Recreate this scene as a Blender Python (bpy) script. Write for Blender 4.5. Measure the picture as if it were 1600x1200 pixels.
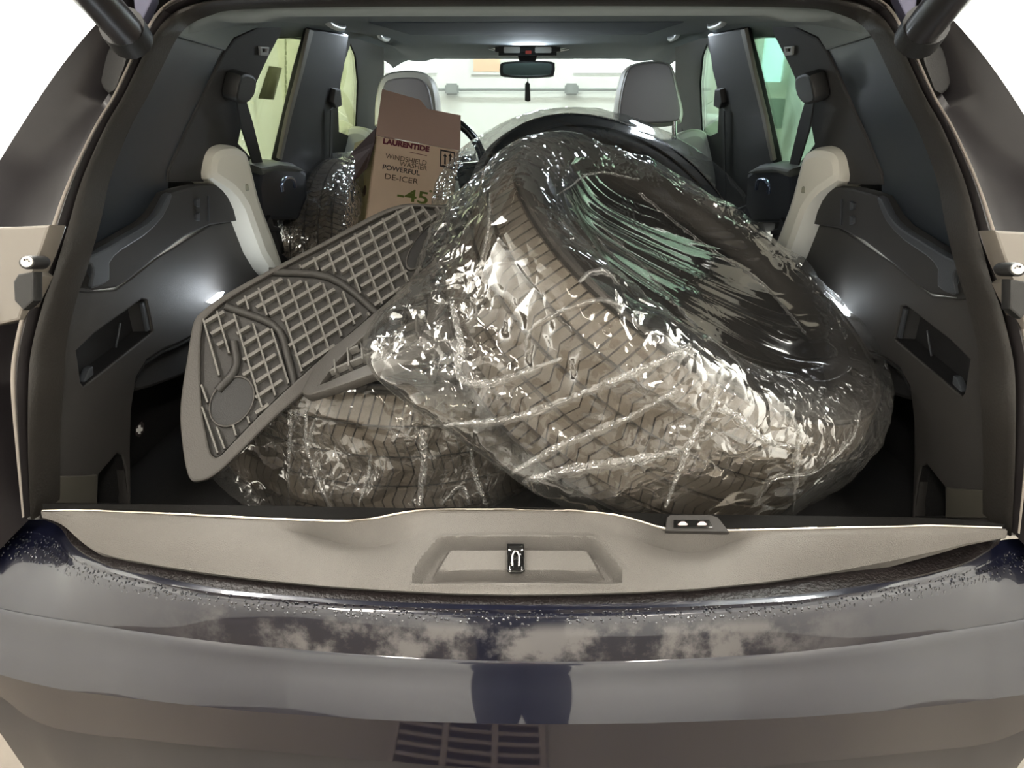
import bpy, bmesh, math, random
import numpy as np
from mathutils import Vector, Matrix, noise
random.seed(4)
S = bpy.context.scene
for o in list(bpy.data.objects): bpy.data.objects.remove(o)
COL = S.collection
# ------------------------------------------------------------ camera
F = 1150.0
YAW = math.radians(1.65); PIT = math.radians(23.1)
CAM = np.array([.021, -.77, 1.28])
fw = np.array([-math.sin(YAW)*math.cos(PIT), math.cos(YAW)*math.cos(PIT), -math.sin(PIT)])
rt = np.array([math.cos(YAW), math.sin(YAW), 0.0]); up = np.cross(rt, fw)
cd = bpy.data.cameras.new('camera'); cam = bpy.data.objects.new('camera', cd); COL.objects.link(cam)
cd.sensor_width = 36; cd.lens = F/1600*36; cd.clip_start = .02; cd.clip_end = 60
cam.matrix_world = Matrix(((rt[0], up[0], -fw[0], CAM[0]), (rt[1], up[1], -fw[1], CAM[1]), (rt[2], up[2], -fw[2], CAM[2]), (0, 0, 0, 1)))
S.camera = cam
# ------------------------------------------------------------ world, exposure, large lights
S.view_settings.view_transform = 'Standard'; S.view_settings.look = 'None'
S.view_settings.exposure = 0.0; S.view_settings.gamma = 1; S.view_settings.use_curve_mapping = False
w = bpy.data.worlds.new('world'); S.world = w; w.use_nodes = True
w.node_tree.nodes['Background'].inputs[0].default_value = (.75, .85, 1, 1)
w.node_tree.nodes['Background'].inputs[1].default_value = .25
def area(name, loc, rot, sx, sy, power, col):
    l = bpy.data.lights.new(name, 'AREA'); l.shape = 'RECTANGLE'; l.size = sx; l.size_y = sy
    l.energy = power; l.color = col
    o = bpy.data.objects.new(name, l); COL.objects.link(o); o.location = loc; o.rotation_euler = rot
    return o
WARM = (1, .93, .84)
area('ceiling_strip_light', (-.9, -1.7, 2.93), (0, 0, 0), .25, 2.2, 55, WARM)
area('ceiling_strip_light', (1.0, -1.7, 2.93), (0, 0, 0), .25, 2.2, 55, WARM)
area('ceiling_strip_light', (-1.35, 1.6, 2.93), (0, 0, 0), .25, 2.2, 190, (1, .97, .90))
area('ceiling_strip_light', (1.35, 1.6, 2.93), (0, 0, 0), .25, 2.2, 170, (.95, 1, .95))
area('ceiling_strip_light', (0, 4.1, 2.93), (0, 0, 0), 2.4, .25, 230, (.90, .97, 1))

# ------------------------------------------------------------ helpers
def Rr(px, py): return fw + rt*(px-800)/F + up*(600-py)/F
def U(px, py, **k):
    d = Rr(px, py); a, v = list(k.items())[0]
    if a == 'd': return CAM + d*v
    i = 'xyz'.index(a); return CAM + d*((v-CAM[i])/d[i])
def UP(px, py, P, n):
    d = Rr(px, py); P = np.array(P, float); n = np.array(n, float)
    return CAM + d*(((P-CAM)@n)/(d@n))
def pj(p):
    q = np.array(p, float)-CAM; D = q@fw
    return 800+F*(q@rt)/D, 600-F*(q@up)/D

MATS = {}
def mat(name, col, rough=.6, metal=0, coat=0, spec=.5, bump=0, bscale=200, vary=0, vscale=8, emit=None, estr=0, sheen=0):
    if name in MATS: return MATS[name]
    m = bpy.data.materials.new(name); m.use_nodes = True; nt = m.node_tree; b = nt.nodes['Principled BSDF']
    b.inputs['Base Color'].default_value = (*col, 1); b.inputs['Roughness'].default_value = rough
    b.inputs['Metallic'].default_value = metal; b.inputs['Coat Weight'].default_value = coat
    b.inputs['Coat Roughness'].default_value = .35 if name == 'privacy_solid' else .04
    b.inputs['Specular IOR Level'].default_value = spec
    tc = nt.nodes.new('ShaderNodeTexCoord')
    if bump:
        n = nt.nodes.new('ShaderNodeTexNoise'); n.inputs['Scale'].default_value = bscale; n.inputs['Detail'].default_value = 3
        bp = nt.nodes.new('ShaderNodeBump'); bp.inputs['Strength'].default_value = bump; bp.inputs['Distance'].default_value = .002
        nt.links.new(tc.outputs['Object'], n.inputs[0]); nt.links.new(n.outputs[0], bp.inputs['Height']); nt.links.new(bp.outputs[0], b.inputs['Normal'])
    if vary:
        n = nt.nodes.new('ShaderNodeTexNoise'); n.inputs['Scale'].default_value = vscale; n.inputs['Detail'].default_value = 5
        r = nt.nodes.new('ShaderNodeMixRGB'); r.inputs[1].default_value = (*[c*(1-vary) for c in col], 1); r.inputs[2].default_value = (*[min(1, c*(1+vary)) for c in col], 1)
        nt.links.new(tc.outputs['Object'], n.inputs[0]); nt.links.new(n.outputs[0], r.inputs[0]); nt.links.new(r.outputs[0], b.inputs['Base Color'])
    if emit:
        b.inputs['Emission Color'].default_value = (*emit, 1); b.inputs['Emission Strength'].default_value = estr
    MATS[name] = m; return m
def glassmat(name, tint, fac=.06, rough=.02):
    m = bpy.data.materials.new(name); m.use_nodes = True; nt = m.node_tree; nt.nodes.remove(nt.nodes['Principled BSDF'])
    out = nt.nodes['Material Output']
    t = nt.nodes.new('ShaderNodeBsdfTransparent'); t.inputs[0].default_value = (*tint, 1)
    g = nt.nodes.new('ShaderNodeBsdfGlossy'); g.inputs['Roughness'].default_value = rough; g.inputs[0].default_value = (1, 1, 1, 1)
    fr = nt.nodes.new('ShaderNodeFresnel'); fr.inputs[0].default_value = 1.45
    ad = nt.nodes.new('ShaderNodeMath'); ad.operation = 'MULTIPLY'; ad.inputs[1].default_value = fac/.04; ad.use_clamp = True
    mx = nt.nodes.new('ShaderNodeMixShader')
    nt.links.new(fr.outputs[0], ad.inputs[0]); nt.links.new(ad.outputs[0], mx.inputs[0]); nt.links.new(t.outputs[0], mx.inputs[1]); nt.links.new(g.outputs[0], mx.inputs[2])
    nt.links.new(mx.outputs[0], out.inputs[0]); MATS[name] = m; return m
def filmmat(name, bscale=30, tint=(.93, .92, .9), haze=.04, gl=.045, rough=.07, crease=.20):
    m = bpy.data.materials.new(name); m.use_nodes = True; nt = m.node_tree; nt.nodes.remove(nt.nodes['Principled BSDF'])
    L = nt.links.new; out = nt.nodes['Material Output']; N_ = nt.nodes.new
    t = N_('ShaderNodeBsdfTransparent'); t.inputs[0].default_value = (*tint, 1)
    g = N_('ShaderNodeBsdfGlossy'); g.inputs['Roughness'].default_value = rough; g.inputs[0].default_value = (1, 1, 1, 1)
    d = N_('ShaderNodeBsdfDiffuse'); d.inputs[0].default_value = (.85, .83, .8, 1)
    tr = N_('ShaderNodeBsdfTranslucent'); tr.inputs[0].default_value = (.8, .85, .85, 1)
    dm = N_('ShaderNodeMixShader'); dm.inputs[0].default_value = .5; L(d.outputs[0], dm.inputs[1]); L(tr.outputs[0], dm.inputs[2])
    tc = N_('ShaderNodeTexCoord')
    def M(op, a, b=None, clamp=False):
        n = N_('ShaderNodeMath'); n.operation = op; n.use_clamp = clamp
        for i, v in enumerate((a, b)):
            if v is None: continue
            if isinstance(v, (int, float)): n.inputs[i].default_value = v
            else: L(v, n.inputs[i])
        return n.outputs[0]
    def vor(sc, dist):
        n = N_('ShaderNodeTexNoise'); n.inputs['Scale'].default_value = sc*.45; n.inputs['Detail'].default_value = 2
        mp = N_('ShaderNodeMixRGB'); mp.blend_type = 'ADD'; mp.inputs[0].default_value = dist
        L(tc.outputs['Object'], n.inputs[0]); L(tc.outputs['Object'], mp.inputs[1]); L(n.outputs['Color'], mp.inputs[2])
        v = N_('ShaderNodeTexVoronoi'); v.inputs['Scale'].default_value = sc; v.feature = 'DISTANCE_TO_EDGE'
        L(mp.outputs[0], v.inputs['Vector']); return v.outputs['Distance']
    def patch(sc, lo, hi, w):
        n = N_('ShaderNodeTexNoise'); n.noise_dimensions = '4D'; n.inputs['W'].default_value = w; n.inputs['Scale'].default_value = sc; n.inputs['Detail'].default_value = 3
        L(tc.outputs['Object'], n.inputs[0]); r = N_('ShaderNodeMapRange'); r.interpolation_type = 'SMOOTHSTEP'; r.inputs[1].default_value = lo; r.inputs[2].default_value = hi
        L(n.outputs[0], r.inputs[0]); return r.outputs[0]
    at = N_('ShaderNodeAttribute'); at.attribute_name = 'taut'
    loose = M('SUBTRACT', 1.0, at.outputs['Fac'])
    pk = M('MULTIPLY', patch(7, .42, .60, 1.0), loose)
    v1 = vor(bscale, .09); v2 = vor(bscale*2.6, .04)
    h = M('ADD', M('MULTIPLY', v1, M('ADD', M('MULTIPLY', loose, .5), M('MULTIPLY', pk, .5))), M('MULTIPLY', M('MULTIPLY', v2, .45), pk))
    bp = N_('ShaderNodeBump'); bp.inputs['Strength'].default_value = 1.0; bp.inputs['Distance'].default_value = .012
    L(h, bp.inputs['Height']); L(bp.outputs[0], g.inputs['Normal'])
    fr = N_('ShaderNodeFresnel'); fr.inputs[0].default_value = 1.5; L(bp.outputs[0], fr.inputs['Normal'])
    ad = M('MINIMUM', M('ADD', M('MULTIPLY', fr.outputs[0], gl/.04), M('MULTIPLY', pk, .08)), .42)
    def line(v, w):
        r = N_('ShaderNodeMapRange'); r.inputs[1].default_value = w; r.inputs[2].default_value = 0; L(v, r.inputs[0]); return r.outputs[0]
    haze = M('MULTIPLY', haze, M('ADD', M('MULTIPLY', loose, .7), .3))
    cr_ = M('MULTIPLY', M('ADD', M('MULTIPLY', line(v1, .035), .6), line(v2, .05)), M('MULTIPLY', pk, crease))
    hz = M('ADD', M('ADD', cr_, M('MULTIPLY', pk, .07)), haze, True)
    m1 = N_('ShaderNodeMixShader'); L(hz, m1.inputs[0]); L(t.outputs[0], m1.inputs[1]); L(dm.outputs[0], m1.inputs[2])
    m2 = N_('ShaderNodeMixShader'); L(ad, m2.inputs[0]); L(m1.outputs[0], m2.inputs[1]); L(g.outputs[0], m2.inputs[2])
    L(m2.outputs[0], out.inputs[0]); MATS[name] = m; return m

def link(name, me, m, parent=None, smooth=None):
    o = bpy.data.objects.new(name, me); COL.objects.link(o)
    if m is not None: me.materials.append(m)
    if parent is not None: o.parent = parent
    if smooth is not None:
        for p in me.polygons: p.use_smooth = True
        if smooth < 180:
            bm = bmesh.new(); bm.from_mesh(me)
            for e in bm.edges:
                if len(e.link_faces) == 2 and e.calc_face_angle(0) > math.radians(smooth): e.smooth = False
            bm.to_mesh(me); bm.free()
    return o
def fromdata(name, V, Fc, m, parent=None, smooth=None):
    me = bpy.data.meshes.new(name); me.from_pydata([tuple(map(float, v)) for v in V], [], Fc); me.update()
    return link(name, me, m, parent, smooth)
def frombm(name, bm, m, parent=None, smooth=None):
    me = bpy.data.meshes.new(name); bm.to_mesh(me); bm.free(); return link(name, me, m, parent, smooth)
def empty(name, loc, label, cat, group=None):
    o = bpy.data.objects.new(name, None); COL.objects.link(o); o.location = loc; o.empty_display_size = .1
    o['label'] = label; o['category'] = cat
    if group: o['group'] = group
    return o
def struct(o): o['kind'] = 'structure'; return o
def cr(pts, n, smooth=True, key=None):
    """resample a polyline to n points; param by index, or by given key column"""
    P = np.array(pts, float); m = len(P)
    if key is None: t = np.arange(m)/(m-1)
    else: t = (P[:, key]-P[0, key])/(P[-1, key]-P[0, key])
    q = np.linspace(0, 1, n)
    if not smooth: return np.stack([np.interp(q, t, P[:, k]) for k in range(P.shape[1])], 1)
    out = np.zeros((n, P.shape[1])); T = np.zeros_like(P)
    d = np.diff(P, axis=0)/np.diff(t)[:, None]
    T[0] = d[0]; T[-1] = d[-1]
    h = np.diff(t)
    for i in range(1, m-1): T[i] = (d[i-1]*h[i]+d[i]*h[i-1])/(h[i]+h[i-1])
    j = np.clip(np.searchsorted(t, q, side='right')-1, 0, m-2)
    hh = h[j][:, None]; s = ((q-t[j])/h[j])[:, None]
    return (2*s**3-3*s**2+1)*P[j]+(s**3-2*s**2+s)*hh*T[j]+(-2*s**3+3*s**2)*P[j+1]+(s**3-s**2)*hh*T[j+1]
def grid(name, rows, m, parent=None, smooth=40, thick=0, flip=False, close=False):
    """rows: list of equal-length lists of 3D points"""
    R = np.array(rows); a, b = R.shape[:2]; V = R.reshape(-1, 3); Fc = []
    for i in range(a-1):
        for j in range(b if close else b-1):
            j2 = (j+1) % b
            f = (i*b+j, i*b+j2, (i+1)*b+j2, (i+1)*b+j)
            Fc.append(f[::-1] if flip else f)
    o = fromdata(name, V, Fc, m, parent, smooth)
    if thick:
        md = o.modifiers.new('s', 'SOLIDIFY'); md.thickness = thick; md.offset = -1
    return o
def plate(name, outer, holes, P, n, m, parent=None, thick=.01, bevel=.002, sm=0, world=False, away=True):
    """solid panel of real thickness lying on plane (P,n); outlines located on that plane"""
    n = Vector(n).normalized()
    if n.dot(Vector(CAM)-Vector(P)) < 0: n = -n
    ax = n.cross(Vector((0, 0, 1)))
    if ax.length < .1: ax = Vector((1, 0, 0))
    ax.normalize(); ay = n.cross(ax)
    cu = bpy.data.curves.new('t', 'CURVE'); cu.dimensions = '2D'; cu.fill_mode = 'BOTH'
    for poly in [outer]+list(holes):
        if sm:
            q = list(poly)+[poly[0]]; poly = [tuple(x) for x in cr(q, len(poly)*sm+1)[:-1]]
        pts = [Vector(UP(x, y, P, n)) if not world else Vector(p3) for (x, y), p3 in ((p, None) for p in poly)] if not world else [Vector(p) for p in poly]
        s = cu.splines.new('POLY'); s.points.add(len(pts)-1)
        for i, v in enumerate(pts):
            d = v-Vector(P); s.points[i].co = (d.dot(ax), d.dot(ay), 0, 1)
        s.use_cyclic_u = True
    cu.extrude = thick/2; cu.bevel_depth = bevel; cu.bevel_resolution = 1; cu.offset = -bevel
    ob = bpy.data.objects.new('t', cu); COL.objects.link(ob)
    dg = bpy.context.evaluated_depsgraph_get(); me = bpy.data.meshes.new_from_object(ob.evaluated_get(dg)); bpy.data.objects.remove(ob)
    me.materials.clear()
    M = Matrix((ax, ay, n)).transposed().to_4x4(); M.translation = Vector(P)-n*(thick/2+bevel)
    me.transform(M); me.name = name
    return link(name, me, m, parent, 35)
def box(bm, lo, hi, bev=0):
    lo = Vector(lo); hi = Vector(hi); c = (lo+hi)/2; s = hi-lo
    r = bmesh.ops.create_cube(bm, size=1, matrix=Matrix.Translation(c) @ Matrix.Diagonal((*s, 1)))
    if bev: bmesh.ops.bevel(bm, geom=list({e for v in r['verts'] for e in v.link_edges}), offset=bev, segments=2, affect='EDGES')
def boxo(name, lo, hi, m, parent=None, bev=0):
    bm = bmesh.new(); box(bm, lo, hi, bev); return frombm(name, bm, m, parent, 40)
def tube(name, pts, r, m, parent=None, seg=10, n=None, rs=None):
    P = cr(pts, n) if n else np.array(pts, float); k = len(P); rows = []
    T = np.gradient(P, axis=0); ref = np.array([.13, .21, .97])
    for i in range(k):
        t = T[i]/np.linalg.norm(T[i]); a = np.cross(t, ref); a /= np.linalg.norm(a); b = np.cross(t, a); rr = rs[i] if rs is not None else r
        rows.append([P[i]+rr*(math.cos(q)*a+math.sin(q)*b) for q in np.linspace(0, 2*math.pi, seg, endpoint=False)])
    R = np.array(rows); V = [tuple(v) for v in R.reshape(-1, 3)]; Fc = []
    for i in range(k-1):
        for j in range(seg): Fc.append((i*seg+j, i*seg+(j+1) % seg, (i+1)*seg+(j+1) % seg, (i+1)*seg+j))
    Fc.append(tuple(range(seg))[::-1]); Fc.append(tuple((k-1)*seg+j for j in range(seg)))
    return fromdata(name, V, Fc, m, parent, 60)
def cyl(name, p, q, r, m, parent=None, seg=20, r2=None):
    p = np.array(p, float); q = np.array(q, float)
    return tube(name, [p, q], r, m, parent, seg, rs=[r, r2 if r2 is not None else r])
def mirrored(o, name=None):
    me = o.data.copy(); me.transform(Matrix.Diagonal((-1, 1, 1, 1))); me.flip_normals()
    c = bpy.data.objects.new(name or o.name.split('.')[0], me); COL.objects.link(c)
    for md in o.modifiers:
        if md.type == 'SOLIDIFY':
            k = c.modifiers.new('s', 'SOLIDIFY'); k.thickness = md.thickness; k.offset = md.offset
    return c
def mirror_tree(o, parent):
    if o.type == 'MESH': c = mirrored(o)
    else: c = bpy.data.objects.new(o.name.split('.')[0], None); COL.objects.link(c); c.location = (-o.location[0], o.location[1], o.location[2])
    c.parent = parent
    if 'label' in o: c['label'] = o['label']
    for ch in list(o.children): mirror_tree(ch, c)
    return c

# ------------------------------------------------------------ materials
BLACK = mat('black_plastic', (.018, .018, .018), .5, bump=.15, bscale=900)
TRIM = mat('charcoal_trim', (.040, .037, .035), .62, bump=.25, bscale=1200)
TRIM2 = mat('charcoal_trim_soft', (.030, .029, .029), .7, bump=.2, bscale=900)
TRIMD = mat('dark_trim', (.009, .009, .010), .6, bump=.2, bscale=900)
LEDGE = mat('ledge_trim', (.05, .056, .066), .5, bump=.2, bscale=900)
SEAL = mat('seal_rubber', (.028, .025, .022), .5, bump=.2, bscale=300)
SEAL2 = mat('gutter_paint', (.022, .019, .020), .4, coat=.15)
SILL = mat('sill_plastic', (.165, .155, .142), .6, bump=.8, bscale=900, vary=.12, vscale=14)
CARPET = mat('cargo_carpet', (.008, .008, .008), .95, bump=.5, bscale=600)
CREAM = mat('cream_leather', (.72, .70, .62), .5, bump=.1, bscale=300)
GREY = mat('grey_seatback', (.17, .152, .142), .5, bump=.1, bscale=400)
SEATG = mat('grey_green_leather', (.30, .31, .26), .5)
HEAD = mat('headliner_fabric', (.20, .23, .235), .9, bump=.2, bscale=1500)
CHROME = mat('chrome', (.8, .8, .8), .12, metal=1)
SATIN = mat('satin_metal', (.5, .48, .45), .3, metal=1)
WHITE = mat('white_plastic', (.75, .75, .73), .4)
OLIVE = mat('vent_shelf', (.22, .22, .17), .6)
RUBBER = mat('tyre_rubber', (.050, .045, .040), .62, bump=.3, bscale=250, vary=.25, vscale=14)
TREAD = mat('tyre_tread', (.125, .105, .082), .6, bump=.4, bscale=300, vary=.2, vscale=20)
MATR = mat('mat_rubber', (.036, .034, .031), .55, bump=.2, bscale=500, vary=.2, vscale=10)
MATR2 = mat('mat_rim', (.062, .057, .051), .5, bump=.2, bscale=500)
CARD = mat('cardboard', (.80, .60, .44), .8, bump=.2, bscale=150, vary=.06, vscale=20)
CARDIN = mat('cardboard_inside', (.52, .36, .30), .85, bump=.2, bscale=150)
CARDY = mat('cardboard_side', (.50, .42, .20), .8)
INK = mat('ink_black', (.03, .02, .02), .7)
INKR = mat('ink_maroon', (.16, .02, .04), .7)
INKG = mat('ink_green', (.13, .16, .02), .7)
INKB = mat('ink_brown', (.10, .055, .03), .7)
GLASSY = glassmat('side_glass_left', (.52, .55, .45), .02)
GLASST = glassmat('side_glass_right', (.46, .57, .50), .03)
GLASSW = glassmat('windscreen_glass', (.90, .97, .92), .03)
PRIV = glassmat('privacy_glass', (.015, .017, .02), .10, .12)
PLACK = mat('gloss_black', (.01, .01, .01), .08, coat=1)
# salt-stained navy paint
def paintmat(name, dirt):
    m = bpy.data.materials.new(name); m.use_nodes = True; nt = m.node_tree; L = nt.links.new; b = nt.nodes['Principled BSDF']
    b.inputs['Base Color'].default_value = (.004, .005, .016, 1); b.inputs['Roughness'].default_value = .3; b.inputs['Metallic'].default_value = .2
    b.inputs['Coat Weight'].default_value = 1; b.inputs['Coat Roughness'].default_value = .03; b.inputs['Coat IOR'].default_value = 1.72
    if dirt:
        tc = nt.nodes.new('ShaderNodeTexCoord'); sp = nt.nodes.new('ShaderNodeSeparateXYZ'); L(tc.outputs['Object'], sp.inputs[0])
        n = nt.nodes.new('ShaderNodeTexNoise'); n.inputs['Scale'].default_value = 14; n.inputs['Detail'].default_value = 10; n.inputs['Roughness'].default_value = .65; L(tc.outputs['Object'], n.inputs[0])
        # smudge zone: outer half of the step, middle of the width
        def ss(src, a, c, inv=False):
            r = nt.nodes.new('ShaderNodeMapRange'); r.interpolation_type = 'SMOOTHSTEP'; r.inputs[1].default_value = a; r.inputs[2].default_value = c
            L(src, r.inputs[0]); return r.outputs[0]
        ab = nt.nodes.new('ShaderNodeMath'); ab.operation = 'ABSOLUTE'; L(sp.outputs[0], ab.inputs[0])
        at = nt.nodes.new('ShaderNodeAttribute'); at.attribute_name = 'ff'
        zx = ss(ab.outputs[0], .46, .20)
        zy = ss(at.outputs['Fac'], .52, .72)
        mu = nt.nodes.new('ShaderNodeMath'); mu.operation = 'MULTIPLY'; L(zx, mu.inputs[0]); L(zy, mu.inputs[1])
        nn = ss(n.outputs[0], .44, .60)
        m2 = nt.nodes.new('ShaderNodeMath'); m2.operation = 'MULTIPLY'; L(mu.outputs[0], m2.inputs[0]); L(nn, m2.inputs[1])
        m3 = nt.nodes.new('ShaderNodeMath'); m3.operation = 'MULTIPLY'; m3.inputs[1].default_value = .55; L(m2.outputs[0], m3.inputs[0])
        d = nt.nodes.new('ShaderNodeBsdfDiffuse'); d.inputs[0].default_value = (.25, .24, .235, 1)
        mx = nt.nodes.new('ShaderNodeMixShader'); L(m3.outputs[0], mx.inputs[0]); L(b.outputs[0], mx.inputs[1]); L(d.outputs[0], mx.inputs[2])
        L(mx.outputs[0], nt.nodes['Material Output'].inputs[0])
        # droplets band
        v = nt.nodes.new('ShaderNodeTexVoronoi'); v.inputs['Scale'].default_value = 210; L(tc.outputs['Object'], v.inputs['Vector'])
        dr = ss(v.outputs['Distance'], .38, .15)
        yb = ss(at.outputs['Fac'], .25, .32); yb2 = ss(at.outputs['Fac'], .62, .48)
        a1 = nt.nodes.new('ShaderNodeMath'); a1.operation = 'MULTIPLY'; L(yb, a1.inputs[0]); L(yb2, a1.inputs[1])
        a2 = nt.nodes.new('ShaderNodeMath'); a2.operation = 'MULTIPLY'; L(a1.outputs[0], a2.inputs[0]); L(dr, a2.inputs[1])
        bp = nt.nodes.new('ShaderNodeBump'); bp.inputs['Strength'].default_value = 1; bp.inputs['Distance'].default_value = .003
        L(a2.outputs[0], bp.inputs['Height']); L(bp.outputs[0], b.inputs['Coat Normal']); L(bp.outputs[0], b.inputs['Normal'])
    MATS[name] = m; return m
PAINT = paintmat('navy_paint', False); PAINTD = paintmat('navy_paint_stained', True)

# ------------------------------------------------------------ the garage
W1 = mat('white_wall', (.86, .85, .82), .8)
WCR = mat('cream_wall', (.80, .80, .68), .8)
struct(boxo('floor', (-2.1, -3.6, -.1), (2.1, 5.3, 0), mat('concrete', (.12, .098, .075), .6, bump=.4, bscale=40, vary=.3, vscale=3)))
struct(boxo('ceiling', (-2.1, -3.6, 3), (2.1, 5.3, 3.1), W1))
struct(boxo('wall_left', (-2.1, -3.6, 0), (-1.9, 5.3, 3), W1))
struct(boxo('wall_right', (1.9, -3.6, 0), (2.1, 5.3, 3), W1))
struct(boxo('wall_back', (-1.9, -3.6, 0), (1.9, -3.5, 3), W1))
fwall = struct(boxo('wall_front', (-1.9, 5.2, 0), (1.9, 5.3, 3), WCR))
door = struct(empty('door_1', (0, 5.1, 0), 'x', 'x')); del door['label'], door['category']
def dp(o): o.parent = door; o.matrix_parent_inverse = Matrix.Translation((0, -5.1, 0)); return o
for k in range(5):
    z0 = .02+k*.565
    dp(boxo('door_panel', (-1.3, 5.1, z0), (1.3, 5.16, z0+.555), mat('door_white', (.80, .82, .78), .5), None, .004))
for x0, x1 in ((-1.08, -.70), (.30, 1.05)):
    dp(boxo('door_window', (x0, 5.085, 1.262), (x1, 5.098, 1.44), mat('daylight_pane', (.9, .95, 1), .3, emit=(.93, .97, 1), estr=3.2)))
fr = dp(boxo('door_window', (-.43, 5.085, 1.27), (-.235, 5.098, 1.43), mat('orange_pane', (.75, .5, .33), .4, emit=(.95, .62, .42), estr=.45)))
dp(boxo('window_frame', (-.45, 5.088, 1.25), (-.215, 5.1, 1.45), WHITE))
dp(cyl('torsion_rail', (-1.3, 5.06, 1.149), (1.3, 5.06, 1.149), .010, mat('rail_grey', (.22, .24, .23), .4)))
for x in (-.59, .29):
    dp(boxo('hinge', (x-.05, 5.03, 1.11), (x+.05, 5.08, 1.19), MATS['rail_grey'], None, .012))
# wall by the left window with notice, tall rack post; wall by the right window with bright pane and pipe
nt_ = boxo('wall_notice', (-1.86, 4.86, 0), (-1.84, 5.0, .1), INK)
bpy.data.objects.remove(nt_)
pc = [U(x, y, y=4.55) for x, y in ((421, 103), (441, 106), (428, 156), (404, 154))]
o = grid('wall_notice', [[pc[0], pc[1]], [pc[3], pc[2]]], mat('notice_brown', (.05, .045, .02), .7), thick=.01); o['label'] = 'dark rectangular notice on the wall beyond the left rear window'; o['category'] = 'notice'
e = empty('hanging_chain', U(448, 50, y=4.9), 'thin chain hanging down the wall seen through the left rear window', 'chain')
cyl('chain_run', (0, 0, -.02), (0, 0, 3-float(e.location[2])), .007, mat('chain_green', (.2, .22, .12), .5), e, 6)
for i in range(26):
    a = U(446+(i % 2)*1.0, 42+i*7.5, y=4.9); b_ = U(446+(i+1)*0.05, 42+(i+.9)*7.5, y=4.9)
    c = cyl('chain_link', a-np.array(e.location), b_-np.array(e.location), .007, mat('chain_green', (.2, .22, .12), .5), e, 6)
pw = boxo('side_window', (1.66, 5.05, 1.20), (1.80, 5.09, 1.55), mat('teal_pane', (.8, .95, 1), .3, emit=(.6, .95, 1), estr=4.5)); pw.name = 'window_1'; struct(pw)
e = empty('wall_pipe', (1.6, 5.0, .95), 'pale horizontal pipe on the wall beyond the right rear window', 'pipe')
cyl('pipe_run', (-.6, 0, .0), (.22, 0, .0), .035, WHITE, e); cyl('valve_body', (.16, -.05, -.06), (.16, -.05, .14), .06, mat('valve_green', (.3, .36, .3), .5), e)
# lamps on the garage ceiling
lampm = mat('tube_lamp', (.9, .9, .9), .4, emit=(1, .93, .82), estr=7)
for i, (x, y, rz, lb) in enumerate([(-.9, -1.7, 0, 'strip lamp on the garage ceiling behind the car, left'), (1.0, -1.7, 0, 'strip lamp on the garage ceiling behind the car, right'), (-1.35, 1.6, 0, 'strip lamp on the garage ceiling left of the car'), (1.35, 1.6, 0, 'strip lamp on the garage ceiling right of the car'), (0, 4.1, 1, 'strip lamp on the garage ceiling before the door')]):
    sx, sy = (1.2, .12) if rz else (.12, 1.1)
    e = empty('ceiling_lamp', (x, y, 2.95), lb, 'lamp', 'strip lamps on the garage ceiling')
    boxo('lamp_tray', (-sx-.03, -sy-.03, 0), (sx+.03, sy+.03, .05), WHITE, e, .005); boxo('lamp_tube', (-sx, -sy, -.012), (sx, sy, 0), lampm, e)
# floor drain grate behind the car
e = empty('drain_grate', (-.10, -.48, 0), 'rusty steel drain grate in the floor behind the bumper, seen mirrored', 'grate')
gm = mat('grate_steel', (.11, .08, .06), .5)
boxo('grate_pit', (-.17, -.42, .001), (.17, .42, .003), CARPET, e)
for x in (-.17, -.06, .05, .155): boxo('grate_bar', (x, -.42, .003), (x+.014, .42, .02), gm, e)
for k in range(42): boxo('slat', (-.17, -.42+k*.02, .004), (.17, -.413+k*.02, .016), gm, e)

# ------------------------------------------------------------ the car
car = empty('car', (0, 1.5, 0), 'dark navy SUV seen through its open tailgate, loaded with tires', 'car')
CI = Matrix.Translation((0, -1.5, 0))
def cp(o, label=None):
    o.parent = car; o.matrix_parent_inverse = CI
    if label: o['label'] = label
    return o
def both(o, name=None, ll=None, lr=None):
    cp(o)
    c = mirror_tree(o, car); c.matrix_parent_inverse = CI
    if ll: o['label'] = ll
    if lr: c['label'] = lr
    return o, c

# bumper and load sill --------------------------------------------------
N = 160
E1 = [(-60,815),(0,808),(65,806),(93,820),(115,850),(150,872),(200,890),(300,912),(400,926),(600,940),(800,945),(1000,942),(1200,933),(1300,922),(1400,905),(1500,880),(1540,860),(1562,845),(1600,842),(1660,848)]
K = [(-60,937),(0,951),(40,959),(80,966),(120,972),(160,978),(210,986),(300,998),(400,1009),(600,1025),(800,1033),(1000,1032),(1200,1022),(1300,1012),(1400,1000),(1480,987),(1530,979),(1565,974),(1610,966),(1660,958)]
K2 = [(-60,1038),(0,1054),(40,1065),(80,1074),(120,1081),(160,1086),(210,1092),(300,1102),(400,1112),(600,1125),(800,1131),(1000,1130),(1200,1123),(1300,1117),(1400,1109),(1480,1101),(1530,1095),(1565,1090),(1610,1084),(1660,1076)]
def drp(x): q = min(1, max(0, (abs(x-800)-480)/340)); return q*q*(3-2*q)
e1 = [U(x, y, z=.730-.010*drp(x)) for x, y in cr(E1, N)]; k1 = [U(x, y, z=.672-.035*drp(x)) for x, y in cr(K, N)]
rows = []
FS = ((0, 0), (.05, .0022), (.15, .0066), (.27, .0118), (.285, .0095), (.30, .0088), (.38, .0122), (.44, .0145), (.455, .0165), (.47, .017), (.60, .0165), (.75, .0125), (.86, .0080), (.93, .004), (.97, .0012), (1, -.002))
for f, dz in FS:
    rows.append([e1[i]*(1-f)+k1[i]*f+np.array([0, 0, dz + .010*math.sin(math.pi*f)*0+ (.012*f*(1-f))]) for i in range(N)])
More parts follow.
